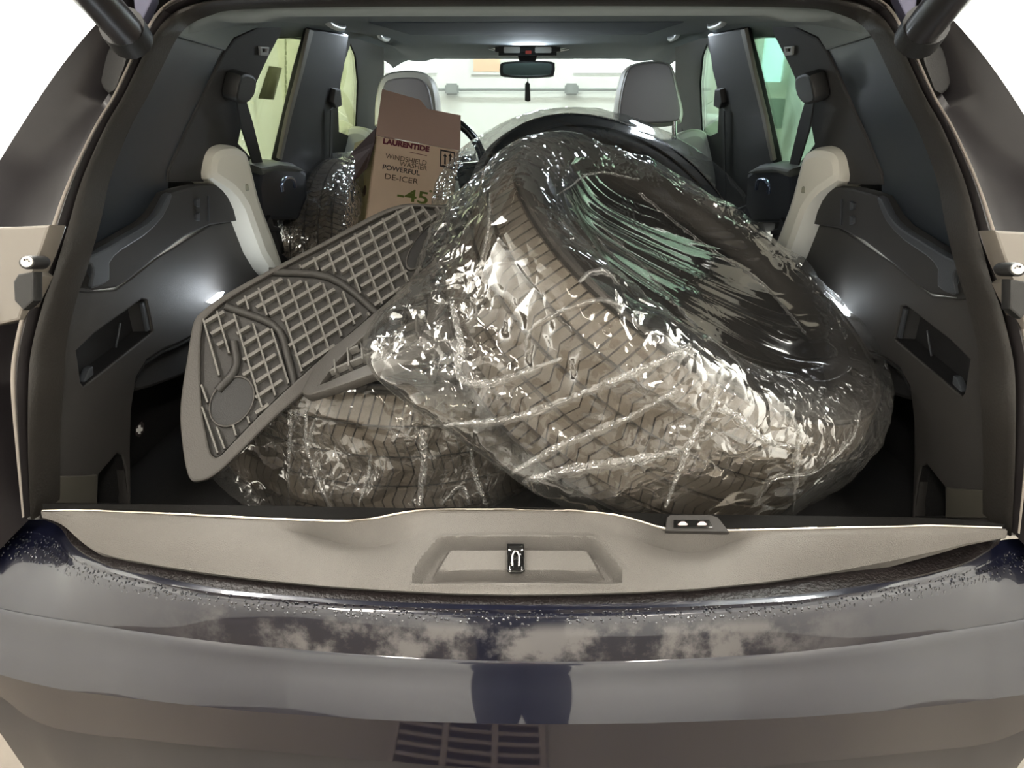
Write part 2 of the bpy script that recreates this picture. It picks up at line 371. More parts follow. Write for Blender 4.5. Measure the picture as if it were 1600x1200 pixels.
stp = cp(grid('bumper_step', rows, PAINTD, None, 50, 0, flip=False), 'glossy navy bumper step with salt stains and droplets')
at_ = stp.data.attributes.new('ff', 'FLOAT', 'POINT'); at_.data.foreach_set('value', [f for f, _ in FS for i in range(N)])
k2 = []
for i, (x, y) in enumerate(cr(K2, N)): k2.append(U(x, y, y=k1[i][1]-.030))
rows = [k1, [k1[i]+np.array([0, -.004, -.004]) for i in range(N)], [k1[i]+np.array([0, -.0055, -.012]) for i in range(N)]]
for f in (.3, .6, .9, 1): rows.append([(k1[i]+np.array([0, -.005, -.012]))*(1-f)+k2[i]*f+np.array([0, -.002*math.sin(math.pi*f), 0]) for i in range(N)])
cp(grid('bumper_face', rows, PAINT, None, 50, 0), 'glossy upper face of the bumper reflecting the garage')
k3 = [k2[i]+np.array([0, .012, -.15-.0*i]) for i in range(N)]
K3 = [(-60,1060),(0,1088),(40,1118),(80,1136),(120,1144),(160,1150),(210,1154),(300,1164),(400,1172),(600,1190),(800,1202),(1000,1202),(1200,1196),(1300,1188),(1400,1178),(1480,1170),(1530,1164),(1565,1155),(1610,1135),(1660,1100)]
k3 = [U(x, y, y=k2[i][1]+.012) for i, (x, y) in enumerate(cr(K3, N))]
rows = [k2]+[[k2[i]*(1-f)+k3[i]*f for i in range(N)] for f in (.5, 1)]
cp(grid('bumper_lower_face', rows, PAINT, None, 30, 0))
rows = [k3, [p+np.array([0, .03, -.005]) for p in k3], [p+np.array([0, .02, -.10]) for p in k3], [p+np.array([0, .05, -.26]) for p in k3]]
cp(grid('bumper_valance', rows, mat('valance', (.035, .035, .04), .3, coat=.4), None, 40, 0))

# sill panel
T = [(66,800),(110,799),(150,800),(250,804),(400,812),(540,817),(590,812),(620,805),(650,800),(700,798),(800,798),(900,800),(960,806),(1000,816),(1038,829),(1090,831),(1135,831),(1220,829),(1300,827),(1400,825),(1450,823),(1572,827)]
B = [(66,808),(90,815),(104,824),(122,843),(150,862),(190,873),(250,884),(320,895),(400,905),(500,915),(600,922),(700,927),(800,929),(900,928),(1000,925),(1100,919),(1200,909),(1300,894),(1400,875),(1480,857),(1510,849),(1545,844),(1572,840)]
M1 = [(66,803),(110,806),(300,818),(400,822),(440,826),(490,838),(540,852),(570,856),(610,851),(650,833),(690,818),(750,811),(800,810),(870,811),(930,819),(970,833),(1020,854),(1070,866),(1110,862),(1140,848),(1170,838),(1300,835),(1450,831),(1572,832)]
MZ = [(66,0),(400,0),(450,.2),(500,.8),(560,1),(610,.9),(660,.35),(700,.05),(800,0),(920,.05),(970,.4),(1020,.9),(1080,1),(1130,.7),(1170,.1),(1220,0),(1572,0)]
NC = 420
xs = np.linspace(66, 1572, NC)
def fy(poly, x): P = np.array(poly, float); return np.interp(x, P[:, 0], P[:, 1])
def sm1(a, k):
    ker = np.hanning(k+2)[1:-1]; ker /= ker.sum(); b = np.pad(a, (k//2, k-1-k//2), 'edge'); return np.convolve(b, ker, 'valid')
ty = sm1(fy(T, xs), 15); by = sm1(fy(B, xs), 9); my = sm1(fy(M1, xs), 21); mz = sm1(fy(MZ, xs), 21)
my = np.clip(my, ty+2.5, None); by = np.maximum(by, my+2)
trap = [(643, 916), (972, 916), (972, 900), (926, 847), (688, 847), (650, 893)]
def sdf(px, py, poly):
    P = np.array(poly, float); d = 1e9; ins = False; n = len(P)
    for i in range(n):
        a = P[i]; b = P[(i+1) % n]; e = b-a; wv = np.array([px, py])-a; t = max(0, min(1, wv@e/(e@e))); d = min(d, np.linalg.norm(wv-e*t))
        if (a[1] > py) != (b[1] > py) and px < (b[0]-a[0])*(py-a[1])/(b[1]-a[1])+a[0]: ins = not ins
    return -d if ins else d
rows = []; top = np.array([U(x, y, z=.785) for x, y in zip(xs, ty)])
mid = np.array([U(x, y, z=.782-.030*q) for x, y, q in zip(xs, my, mz)])
bot = np.array([U(x, y, z=.782-.044*min(1, max(.05, (y-y2)/58.))) for x, y, y2 in zip(xs, by, my)])
rows.append(top+np.array([0, .004, -.002])); rows.append(top)
for f in (.33, .66): rows.append(top*(1-f)+mid*f)
trap_in = [(672, 902), (947, 902), (920, 858), (700, 858)]
NV = 46
for f in np.linspace(0, 1, NV):
    R = mid*(1-f)+bot*f + np.array([0, 0, .006])*math.sin(math.pi*f)
    for i in range(0, NC):
        if 600 < xs[i] < 1010:
            px, py = xs[i], my[i]*(1-f)+by[i]*f
            s = sdf(px, py, trap); s2 = sdf(px, py, trap_in)
            d = 0
            if s < 8: d += .0035*math.exp(-((s-1)/5)**2)
            if s < 0: d -= .020*min(1, -s/12)
            if s2 < 0: d += .015*min(1, -s2/7)
            R[i] = R[i]+np.array([0, -.45, .9])*d
    rows.append(R)
fd = np.clip(np.minimum(np.arange(NC), NC-1-np.arange(NC))/50., .08, 1)[:, None]
rows.append(bot+np.array([0, .006, -.006])*fd); rows.append(bot+np.array([0, .012, -.02])*fd)
sill = cp(grid('sill_panel', rows, SILL, None, 45), 'warm grey grained plastic load sill panel')
tp = [(x, y-2.2) for x, y in zip(xs, ty)]
strip = [U(x, y, z=.7865) for x, y in tp]
cp(tube('metal_strip', strip[::3], .0016, mat('strip_metal', (.75, .70, .62), .22, metal=1), None, 6))
rows = [[p+np.array([0, .001, -.004]) for p in strip], [p+np.array([0, .003, .0015]) for p in strip]]
Iy = [(60,787),(215,788),(400,790),(830,797),(1050,803),(1400,808),(1480,810),(1572,819)]
inn = [U(x, y, z=.790) for x, y in zip(xs, np.minimum(fy(Iy, xs), ty-5))]
rows += [[p+np.array([0, 0, 0]) for p in inn], [p+np.array([0, .006, -.006]) for p in inn], [p+np.array([0, .012, -.012-.13*min(1, max(0, (min(i, NC-1-i)-45)/30))]) for i, p in enumerate(inn)]]
cp(grid('sill_rear_edge', rows, mat('sill_black', (.008, .0075, .007), .8, spec=.15, bump=.2, bscale=900), None, 50))
# gap seal between sill panel and bumper
g2 = cr([p for p in E1[2:-2]], 100); g1 = cr([(70,803),(92,812),(110,822),(128,843),(160,862),(215,880),(310,897),(405,906),(600,922),(800,929),(1000,925),(1200,908),(1300,893),(1400,874),(1482,856),(1520,846),(1550,842),(1568,840)], 100, True)
a = [U(x, y-3, z=.728) for x, y in g1]; b_ = [U(x, y+1.5, z=.728) for x, y in g2]
cp(grid('sill_gap_seal', [a, [(p*.5+q*.5)+np.array([0, 0, .003]) for p, q in zip(a, b_)], b_, [q+np.array([0, 0, -.003]) for q in b_]], mat('gap_dirt', (.012, .009, .009), .4, bump=1, bscale=250, vary=.6, vscale=60), None, 60))
# latch striker in the recess
PL = U(806, 890, z=.755); nl = (0, -.45, .9)
lt = cp(plate('latch_recess', [(792,849),(819,849),(820,890),(814,894),(797,894),(792,890)], [], UP(806, 870, PL, nl)+np.array([0, 0, .002]), nl, PLACK, None, .004, .001))
plate('striker_plate', [(795,853),(817,853),(817,860),(795,860)], [], UP(806, 870, PL, nl)+np.array([0, 0, .004]), nl, CHROME, lt, .002, .0006)
plate('striker_frame', [(796,862),(816,862),(816,891),(796,891)], [(799, 866), (799, 887), (813, 887), (813, 866)] and [[(799, 866), (799, 887), (813, 887), (813, 866)]], UP(806, 870, PL, nl)+np.array([0, 0, .005]), nl, PLACK, lt, .002, .0006)
tube('striker_loop', [UP(x, y, PL, nl)+np.array([0, -.004, h]) for x, y, h in ((801, 884, .003), (801, 872, .007), (806, 868, .009), (811, 872, .007), (811, 884, .003))], .0012, CHROME, lt, 8, 16)
# tailgate switch panel
Pb = U(1090, 818, z=.793); nb = (0, -.5, .87)
sw = cp(plate('switch_panel', [(1040,829),(1042,808),(1048,804),(1110,804),(1122,808),(1140,831)], [], Pb, nb, TRIM, None, .006, .0012))
plate('switch_bezel', [(1053,812),(1108,812),(1114,824),(1053,824)], [], np.array(Pb)+np.array([0, -.001, .002]), nb, PLACK, sw, .002, .0004)
for cx in (1067, 1097):
    plate('car_icon', [(cx-8,819),(cx-5,817),(cx-3,815),(cx+3,815),(cx+5,817),(cx+8,819),(cx+6,820.5),(cx-6,820.5)], [], np.array(Pb)+np.array([0, -.002, .0032]), nb, mat('icon_pink', (.8, .6, .55), .5, emit=(1, .75, .7), estr=.4), sw, .0004, 0)

# hatch opening ring ---------------------------------------------------
def zy(z): return float(np.interp(z, [.70, .78, .93, 1.0, 1.07, 1.17, 1.25, 1.33, 1.36], [0, 0, .03, .06, .1, .2, .27, .33, .40]))
def ringpt(px, py, dy=0):
    y = .2
    for _ in range(30):
        p = U(px, py, y=y+dy); y = .5*y+.5*zy(p[2])
    return U(px, py, y=y+dy)
S0 = [(70,800),(70,700),(75,600),(80,540),(98,470),(112,430),(135,350),(152,280),(185,200),(213,150),(238,100),(262,55),(290,30),(340,15),(420,10),(560,8),(700,7)]
S1 = [(38,806),(28,700),(20,600),(25,540),(42,470),(58,430),(84,350),(110,280),(148,200),(178,150),(202,100),(226,52),(262,5),(330,-18),(420,-26),(560,-30),(700,-32)]
n = 70
p0 = [ringpt(x, y) for x, y in cr(S0, n)]; p1 = [ringpt(x, y, -.035) for x, y in cr(S1, n)]
def sym(rowL):
    R = [np.array(p) for p in rowL]; x0 = R[-1][0]
    R[-1] = R[-1].copy()
    L = R+[np.array([x, R[-1][1], R[-1][2]]) for x in np.linspace(R[-1][0], -R[-1][0], 6)[1:-1]]
    return np.array(L+[np.array([-p[0], p[1], p[2]]) for p in R[::-1]])
def blend(f, off=0, dy=0):
    r = []
    for a, b in zip(p0, p1):
        r.append(a*(1-f)+b*f+np.array([0, -off+dy, 0]))
    return sym(r)
# inner garnish edge, seal bead, metal flange
cp(grid('weatherstrip', [blend(-.05, 0, .03), blend(0), blend(.10, .010), blend(.22, .016), blend(.36, .014), blend(.46, .006), blend(.50, -.006), blend(.55, -.004)], SEAL, None, 50))
cp(grid('opening_flange', [blend(.55, -.004), blend(.62, .006), blend(.74, .010), blend(.84, .006), blend(.9, 0), blend(.93, -.012)], SEAL2, None, 45))
cp(grid('flange_edge', [blend(.93, -.012), blend(.95, .003), blend(1.0, .004), blend(1.03, -.006)], mat('edge_highlight', (.62, .56, .50), .3, coat=.5), None, 50))  # highlight line along the flange, painted as a pale edge
# gutter and rear quarter body (left, mirrored)
gi = [a*(-.03)+b*1.03+np.array([0, .02, 0]) for a, b in zip(p0, p1)]
So = [(-40,900),(-60,760),(-70,640),(-75,560),(-70,480),(-60,440),(-50,352),(-30,300),(0,250),(45,178),(85,118),(125,66),(162,24),(190,-12),(250,-60),(330,-90),(420,-100)]
m_ = 60
gi2 = gi[:int(n*.86)]; So2 = cr(So, len(gi2))
go = [U(x, y, y=float(np.interp(y, [-100, 0, 250, 500, 900], [.36, .30, .18, .0, -.02]))) for x, y in So2]
rows = [gi2]
for f, d in ((.12, .05), (.45, .055), (.75, .02), (1, 0)): rows.append([a*(1-f)+b*f+np.array([0, d, 0]) for a, b in zip(gi2, go)])
rows.append([b+np.array([-.05, .25, 0]) for b in go])
both(grid('rear_quarter_body', rows, mat('quarter_paint', (.013, .011, .013), .4, coat=.12), None, 60))
# tail lamp corner with bump stop
both(plate('tail_lamp_housing', [(-12,354),(20,354),(78,351),(62,398),(50,425),(58,432),(40,470),(30,500),(-12,510)], [], (-.56, .02, 1.0), (-.15, -1, .25), mat('beige_reflection', (.20, .18, .155), .25, coat=.5), None, .02, .003))  # beige reflection on the glossy bodywork, put into the base colour
st = plate('bump_stop', [(31+13*math.cos(t)+10, 410+11*math.sin(t)) for t in np.linspace(0, 6.28, 18, endpoint=False)], [], (-.56, -.005, 1.0), (-.15, -1, .25), BLACK, None, .02, .002)
plate('stop_sticker', [(41+9.5*math.cos(t), 409+8.5*math.sin(t)) for t in np.linspace(0, 6.28, 18, endpoint=False)], [], (-.56, -.0065, 1.0), (-.15, -1, .25), WHITE, st, .001, .0004)
for (dx, dy, r) in ((-3, -3, 1.6), (1, -4, 1.3), (4, -1, 1.2)):
    plate('sticker_print', [(41+dx+r*math.cos(t), 409+dy+r*math.sin(t)) for t in np.linspace(0, 6.28, 8, endpoint=False)], [], (-.56, -.0078, 1.0), (-.15, -1, .25), INK, st, .0004, 0)
both(st)
both(plate('tail_lamp_notch', [(20,440),(28,428),(52,425),(52,470),(36,485),(22,470)], [], (-.56, -.002, 1.0), (-.15, -1, .25), BLACK, None, .01, .002))
# tailgate struts and hinges
_a, _b = U(100, -60, y=.05), U(197, 48, y=.23)
s_ = cyl('gas_strut', _b+(_a-_b)*1.55, _b, .021, SEAL2, None, 20)
cyl('strut_rod', _b+(_a-_b)*2.4, _b+(_a-_b)*1.5, .009, CHROME, s_, 14)
cyl('strut_joint', U(190, 40, y=.225), U(205, 62, y=.25), .027, BLACK, s_, 16)
plate('strut_bracket', [(150,105),(185,55),(205,60),(180,140),(160,138)], [], (-.47, .27, 1.27), (-.2, -1, .3), BLACK, s_, .012, .003, 2)
both(s_)
hg = plate('tailgate_hinge', [(205,-30),(240,-30),(238,0),(222,34),(211,32),(208,0)], [], (-.40, .30, 1.36), (-.1, -1, .2), mat('hinge_blue', (.10, .10, .15), .3, metal=.5), None, .012, .002)
both(hg)
# raised tailgate overhead
tg = []
for t, y, z in ((-.06, .42, 1.395), (0, .34, 1.44), (.2, .14, 1.60), (.4, -.12, 1.78), (.6, -.38, 1.93), (.8, -.60, 2.01), (.95, -.74, 2.02), (1, -.80, 1.97)):
    wd = .45+.02*t; tg.append([np.array([x*wd, y, z-.02*abs(x)**3]) for x in np.linspace(-1, 1, 9)])
cp(grid('raised_tailgate', tg, TRIMD, None, 60, .05))

# side trims ------------------------------------------------------------
PA = (-.595, 0, .8); NA = (1, -.05, 0)      # main trim plane
PAo = (-.60, 0, .8)
def recess(name, poly, P, n, depth, m, parent, back=None, flat=.15):
    n = np.array(n, float)/np.linalg.norm(n)
    pts = [np.array(UP(x, y, P, n)) for x, y in poly]
    if n@(CAM-np.array(P)) < 0: n = -n
    c = sum(pts)/len(pts)
    bk = [p-n*depth+(c-p)*flat for p in pts]; k = len(pts)
    pts = [p-n*.002 for p in pts]
    V = pts+bk; Fc = [(i, (i+1) % k, k+(i+1) % k, k+i) for i in range(k)]+[tuple(range(k, 2*k))]
    o = fromdata(name, V, Fc, m, parent, None); md = o.modifiers.new('s', 'SOLIDIFY'); md.thickness = .003; md.offset = 1
    return o
pocket = [(120,548),(150,520),(222,468),(229,470),(239,517),(232,523),(131,603),(127,598)]
niche = [(207,812),(204,700),(206,640),(213,600),(228,570),(255,552),(280,542),(380,486),(470,460),(470,812)]
notch = [(150,787),(153,745),(172,722),(184,708),(192,712),(197,735),(203,787)]
outer = [(62,812),(66,700),(72,600),(82,530),(96,475),(110,452),(135,455),(180,452),(205,434),(245,402),(330,350),(380,343),(424,334),(440,395),(450,420),(470,455),(380,480),(280,536),(255,546),(230,562),(213,590),(206,640),(204,700),(206,812),(203,812),(201,770),(197,735),(192,712),(184,708),(172,722),(155,741),(153,789),(140,812)]
tr = plate('cargo_side_trim', outer, [pocket], PA, NA, TRIM, None, .012, .003)
recess('trim_pocket', pocket, PA, NA, .025, TRIMD, tr)
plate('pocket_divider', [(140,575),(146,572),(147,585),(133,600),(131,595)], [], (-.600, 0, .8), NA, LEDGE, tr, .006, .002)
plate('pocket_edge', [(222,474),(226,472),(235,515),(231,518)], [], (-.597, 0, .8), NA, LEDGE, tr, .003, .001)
tube('pocket_strap', [UP(x, y, (-.612, 0, .8), NA) for x, y in ((188, 505), (185, 523), (181, 543))], .0015, LEDGE, tr, 6)
recess('wheel_niche', niche, PA, NA, .10, CARPET, tr, flat=0)
recess('floor_notch', notch, PA, NA, .06, CARPET, tr, flat=0)
plate('tie_down_cover', [(89,786),(89,748),(93,744),(140,743),(152,741),(153,788)], [], (-.590, 0, .8), NA, mat('tie_cover', (.075, .070, .058), .45), tr, .006, .002)
plate('wheel_arch_band', [(212,612),(207,600),(216,576),(236,560),(300,528),(345,500),(420,462),(420,520),(345,560),(280,590),(240,605)], [], (-.612, 0, .8), NA, TRIM2, tr, .02, .006)
# upper ledge band
PB = (-.590, 0, .95); NB = (1, -.05, -.12)
ledge = [(112,453),(124,415),(131,399),(160,389),(195,369),(232,347),(248,330),(262,303),(280,297),(310,290),(384,286),(388,300),(388,343),(330,352),(290,370),(245,403),(205,436),(182,450),(135,456)]
hp = [(329,308),(384,300),(386,340),(330,345)]
sp = [(121,450),(132,418),(142,416),(145,430),(139,437),(138,451)]
lg = plate('trim_ledge', ledge, [hp, sp], PB, NB, TRIM2, tr, .014, .004)
plate('ledge_highlight', [(133,402),(160,391),(195,371),(232,349),(250,330),(263,305),(270,306),(255,340),(225,370),(190,392),(172,412),(172,438),(150,450),(142,448),(146,428),(143,414),(130,412)], [], (-.586, 0, .95), NB, LEDGE, tr, .006, .003, 2)  # lit band of the ledge, painted as a paler bluish plate
recess('ledge_pocket', hp, PB, NB, .05, TRIMD, tr); recess('belt_slot', sp, PB, NB, .03, CARPET, tr)
for (x, y) in ((311, 318), (311, 340)):
    plate('ledge_rib', [(x-4, y-5), (x+2, y-8), (x+2, y+6), (x-3, y+4)], [], (-.585, 0, .95), NB, LEDGE, tr, .004, .001)
tube('pocket_rim', [UP(x, y, (-.586, 0, .95), NB) for x, y in ((325.5, 306), (326, 346))], .0016, LEDGE, tr, 6)
# end bracket of the ledge & vent shelf
plate('ledge_end', [(384,284),(392,300),(418,345),(424,336),(428,352),(440,356),(440,362),(420,362),(424,400),(447,420),(500,440),(500,470),(388,360)], [], (-.575, 0, .95), NA, TRIMD, tr, .02, .003)
vs = plate('vent_shelf', [(266,304),(268,286),(274,274),(330,272),(384,283),(388,288),(310,291)], [], (-.55, .6, 1.083), (0, -.05, 1), OLIVE, tr, .008, .002)
for k in range(6):
    x = 272+k*9
    plate('vent_slot', [(x, 286), (x+9, 275), (x+13, 275), (x+4, 286)], [], (-.55, .6, 1.0845), (0, -.05, 1), INK, vs, .001, 0)
both(tr, None, 'left cargo side trim, grained charcoal plastic', 'right cargo side trim, grained charcoal plastic')
# first aid icon (left only)
ic = cp(plate('first_aid_icon', [(213,668),(222,659),(225,662),(225,674),(218,683),(213,680)], [], (-.590, 0, .8), NA, INK, None, .001, 0))
plate('white_cross', [(217,669),(217,665),(220,664),(220,668),(223,668),(223,673),(220,674),(220,678),(217,678),(217,675),(214,675),(214,670)], [], (-.5885, 0, .8), NA, WHITE, ic, .001, 0)
# right pocket has a net divider
Pm = (.597, 0, .8); Nm = (1, .05, 0)
cp(plate('pocket_shelf', [(1370,456),(1393,468),(1391,508),(1367,497)], [], (.607, 0, .8), Nm, mat('pocket_grey', (.09, .09, .095), .4), None, .006, .002))
cp(plate('pocket_shelf', [(1402,475),(1425,490),(1418,533),(1396,515)], [], (.612, 0, .8), Nm, mat('pocket_grey2', (.06, .06, .065), .4), None, .006, .002))
# cargo lamps: small lit lenses with their light
for (px, py, sx) in ((340, 465, -1), (1312, 478, 1)):
    P0 = (sx*.588, 0, .85); n0 = (1, .05*sx, 0)
    q = [(326,472),(345,457),(351,456),(346,465),(333,474)] if sx < 0 else [(1294,466),(1300,468),(1318,484),(1324,494),(1312,490),(1297,475)]
    L_ = cp(plate('cargo_lamp', q, [], P0, n0, mat('lamp_lens', (.9, .95, 1), .2, emit=(.85, .93, 1), estr=9), None, .004, .001), 'small lit white cargo lamp')
    pt = UP(px, py, P0, n0); ld = bpy.data.lights.new('cargo_lamp_light', 'POINT'); ld.energy = .55; ld.shadow_soft_size = .02; ld.color = (.85, .93, 1)
    lo = bpy.data.objects.new('cargo_lamp_light', ld); COL.objects.link(lo); lo.location = (pt[0]-sx*.035, pt[1], pt[2]+.01)
# quarter window and pillars ------------------------------------------
PG = (-.585, .3, 1.06); NG = (1, -.03, -.30)
def g(off): return (-.585-off, .3, 1.06)
qw = [(132,398),(150,330),(168,270),(205,185),(240,115),(264,66),(276,57),(352,79),(330,125),(290,210),(264,268),(263,300),(248,330),(232,346),(195,368),(160,388)]
q1 = plate('quarter_window', qw, [], PG, NG, mat('privacy_solid', (.022, .028, .038), .4, coat=.8), None, .005, .001)
both(q1, None, 'dark tinted rear quarter window', 'dark tinted rear quarter window')
both(plate('window_garnish', [(112,455),(130,395),(150,330),(168,268),(205,183),(240,112),(268,58),(276,57),(244,108),(210,184),(167,270),(146,330),(132,384),(122,412)], [], g(-.006), NG, SEAL, None, .012, .003))
both(plate('d_pillar_header', [(236,60),(262,30),(340,10),(480,10),(480,30),(440,38),(405,43),(366,60),(353,80),(276,57),(262,68)], [], g(-.008), NG, HEAD, None, .02, .004))
cpil = plate('c_pillar_trim', [(353,79),(368,60),(405,43),(441,40),(440,52),(412,105),(396,140),(384,165),(372,222),(400,262),(415,300),(330,300),(325,285),(263,285),(264,268),(290,210),(330,125)], [], g(-.004), NG, TRIM2, None, .02, .004)
plate('airbag_badge', [(407,73),(421,74),(420,88),(408,87)], [[(410, 76), (418, 77), (417, 82), (411, 82)]], g(-.010), NG, mat('badge_grey', (.35, .36, .36), .4), cpil, .003, .001)
both(cpil)
belt = plate('seat_belt', [(371,158),(386,160),(395,190),(416,275),(446,395),(436,400),(404,280),(378,200)], [], g(-.03), NG, TRIMD, None, .002, .0006)
plate('belt_guide', [(370,150),(378,118),(392,116),(402,125),(398,150),(385,163),(372,160)], [], g(-.034), NG, BLACK, belt, .018, .005, 2)
both(belt)
# rear door window + front door window
wl = [(442,40),(458,39),(487,47),(470,112),(452,180),(438,250),(440,262),(410,266),(372,224),(384,165),(398,135)]
gl_ = cp(plate('door_window', wl, [], g(.023), NG, GLASSY, None, .004, 0), 'left rear door window looking out to a yellowish wall')
c = mirrored(gl_); cp(c, 'right rear door window looking out to a greenish wall'); c.data.materials.clear(); c.data.materials.append(GLASST)
wf = [(548,68),(556,88),(560,130),(557,205),(545,212),(530,206),(528,160),(536,105)]
gl_ = cp(plate('door_window', wf, [], g(.023), NG, GLASSY, None, .004, 0)); gl_['label'] = 'left front door window'
c = mirrored(gl_); cp(c, 'right front door window'); c.data.materials.clear(); c.data.materials.append(GLASST)
# door frame skin with the two windows cut out
both(plate('door_frame', [(380,30),(600,25),(600,330),(575,345),(380,345),(360,230),(372,150)], [wl, wf], g(.02), NG, TRIMD, None, .004, .0008))
both(plate('b_pillar', [(489,46),(545,55),(537,110),(524,160),(517,210),(516,330),(436,300),(437,250),(455,175),(470,112)], [], g(-.02), NG, TRIMD, None, .012, .004))
both(plate('door_seal', [(484,46),(491,48),(474,114),(456,182),(441,250),(437,248),(451,180),(469,112)], [], g(-.03), NG, mat('seal_grey', (.16, .15, .13), .5), None, .006, .001))
both(plate('a_pillar', [(560,48),(600,55),(606,72),(594,92),(590,130),(589,300),(572,330),(556,330),(562,205),(563,130),(558,88),(548,66)], [], (-.55, 2.0, 1.2), (.3, -1, 0), TRIM2, None, .03, .006))
bg = plate('belt_guide', [(525,140),(533,140),(535,165),(526,170),(521,160)], [], g(-.035), NG, BLACK, None, .014, .003)
plate('seat_belt', [(517,172),(521,168),(518,330),(514,330)], [], g(-.035), NG, TRIMD, bg, .002, 0)
both(bg)
dpn = plate('door_card', [(405,300),(408,270),(425,258),(465,258),(480,270),(484,345),(410,345)], [], g(-.045), NG, mat('door_card', (.03, .035, .045), .45), None, .03, .010)
tube('door_handle', [UP(x, y, g(-.085), NG) for x, y in ((441, 298), (441, 285), (448, 278), (458, 280), (461, 292))], .004, mat('handle_blue', (.35, .42, .6), .2, metal=.9), dpn, 8, 14)
plate('window_sill_strip', [(408,262),(438,257),(466,260),(480,268),(470,270),(430,268),(412,275)], [], g(-.055), NG, mat('door_top', (.10, .11, .10), .6), dpn, .03, .006)
both(dpn)
# body skin that closes the cabin sides, roof
both(boxo('body_side', (-.76, .40, .35), (-.70, 3.0, .98), PAINT))
cp(boxo('roof', (-.56, .45, 1.42), (.56, 2.35, 1.45), PAINT))
cp(boxo('cargo_floor', (-.70, .03, .60), (.70, 1.0, .64), CARPET))
cp(boxo('folded_rear_seat', (-.33, .98, .60), (.48, 1.55, .74), TRIMD, None, .02))
cp(boxo('cabin_floor', (-.70, 1.0, .36), (.70, 3.0, .46), CARPET))
both(plate('light_block_panel', [(250,262),(264,250),(350,250),(400,262),(400,310),(250,310)], [], g(.05), NG, TRIMD, None, .01, .001))  # added panel, blocks outside light leaking in under the quarter window
# headliner
rows = []
for y, zc in ((.42, 1.372), (.6, 1.385), (1.0, 1.395), (1.5, 1.395), (1.9, 1.378), (2.15, 1.352), (2.22, 1.338)):
    r = []
    hw = .52
    for x in np.linspace(-1, 1, 33):
        ax = abs(x); z = zc - (.035*((ax-.80)/.2)**2 if ax > .8 else 0)
        if .72 < ax < .82: z -= .008
        r.append(np.array([x*hw, y, z]))
    rows.append(r)
cp(grid('headliner', rows, HEAD, None, 25, .02))
cp(boxo('sunroof_shade', (-.34, .95, 1.372), (.34, 1.55, 1.392), mat('shade_fabric', (.07, .09, .11), .9), None, .008))
cp(boxo('headliner_crossbar', (-.46, .52, 1.366), (.46, .60, 1.386), mat('crossbar', (.10, .12, .13), .7), None, .006))
for sx in (-1, 1):
    for (y0, x0, s) in ((.80, .385, 1), (1.42, .405, 1)):
        p = [(sx*(x0), y0, 1.384), (sx*(x0-.004), y0+.012, 1.364), (sx*(x0-.004), y0+.12, 1.362), (sx*x0, y0+.132, 1.382)]
        cp(tube('grab_handle', p, .007, mat('handle_satin', (.75, .78, .8), .3, metal=.4), None, 8, 16))
for sx in (-1, 1):  # glowing lenses and lights added under the headliner to fill the cabin
    dl = cp(boxo('cabin_fill_lamp', (sx*.42-.03, 1.22, 1.372), (sx*.42+.03, 1.32, 1.384), mat('cabin_fill_lens', (.9, .95, 1), .3, emit=(.85, .93, 1), estr=5), None, .003))
    ld = bpy.data.lights.new('cabin_fill_light', 'AREA'); ld.size = .07; ld.energy = .9; ld.color = (.80, .90, 1)
    lo = bpy.data.objects.new('cabin_fill_light', ld); COL.objects.link(lo); lo.location = (sx*.42, 1.27, 1.366)
ld = bpy.data.lights.new('console_fill_light', 'AREA'); ld.size = .10; ld.energy = 2.0; ld.color = (.80, .90, 1)  # added fill light at the console, aimed back through the cabin
lo = bpy.data.objects.new('console_fill_light', ld); COL.objects.link(lo); lo.location = (0, 1.93, 1.325); lo.rotation_euler = (math.radians(-70), 0, 0)
# overhead console, visors, mirror
oc = cp(boxo('overhead_console', (-.115, 1.95, 1.325), (.105, 2.2, 1.37), TRIMD, None, .012))
for x0, x1 in ((-.085, -.03), (.02, .075)): boxo('reading_lamp', (x0, 1.945, 1.333), (x1, 1.952, 1.352), mat('reading_lens', (.6, .6, .58), .3), oc, .002)
boxo('console_button', (-.012, 1.944, 1.33), (.008, 1.952, 1.34), mat('red_led', (.5, .05, .03), .4), oc, .001)
for sx in (-1, 1):
    v = cp(boxo('sun_visor', (min(sx*.14, sx*.50), 2.05, 1.345), (max(sx*.14, sx*.50), 2.2, 1.362), HEAD, None, .006))
    tube('visor_hinge', [(sx*.135, 2.0, 1.352), (sx*.10, 1.99, 1.346)], .008, CHROME, oc, 8)
mr = cp(plate('rear_view_mirror', [(781,103),(786,97),(822,95),(862,96),(867,103),(866,115),(860,119),(822,121),(787,119),(781,114)], [], U(823, 107, y=1.95), (0, -1, .15), BLACK, None, .02, .004, 2))
plate('mirror_glass', [(786,103),(790,100),(822,98),(858,99),(862,104),(861,113),(857,116),(822,118),(791,116),(786,112)], [], U(823, 107, y=1.94), (.0, -1, .15), mat('mirror_glass', (.55, .68, .62), .02, metal=1), mr, .002, 0, 2)
plate('mirror_stem', [(806,80),(842,80),(836,97),(812,97)], [], U(823, 88, y=1.99), (0, -1, .1), TRIMD, mr, .02, .004)
P5 = U(824, 140, y=1.93)
af = empty('air_freshener', P5, 'small dark tassel-like air freshener hanging from the rear-view mirror', 'air freshener')
def rel(o, e): o.parent = e; o.matrix_parent_inverse = Matrix.Translation(-Vector(e.location)); return o
rel(plate('scented_card', [(820.5,131),(824,127),(828,131),(829,157),(825,159),(820,157)], [], P5, (0, -1, 0), mat('freshener', (.02, .022, .015), .5), None, .008, .002), af)
rel(tube('cord', [U(824, 120, y=1.93), U(825, 128, y=1.93)], .0012, BLACK, None, 6), af)
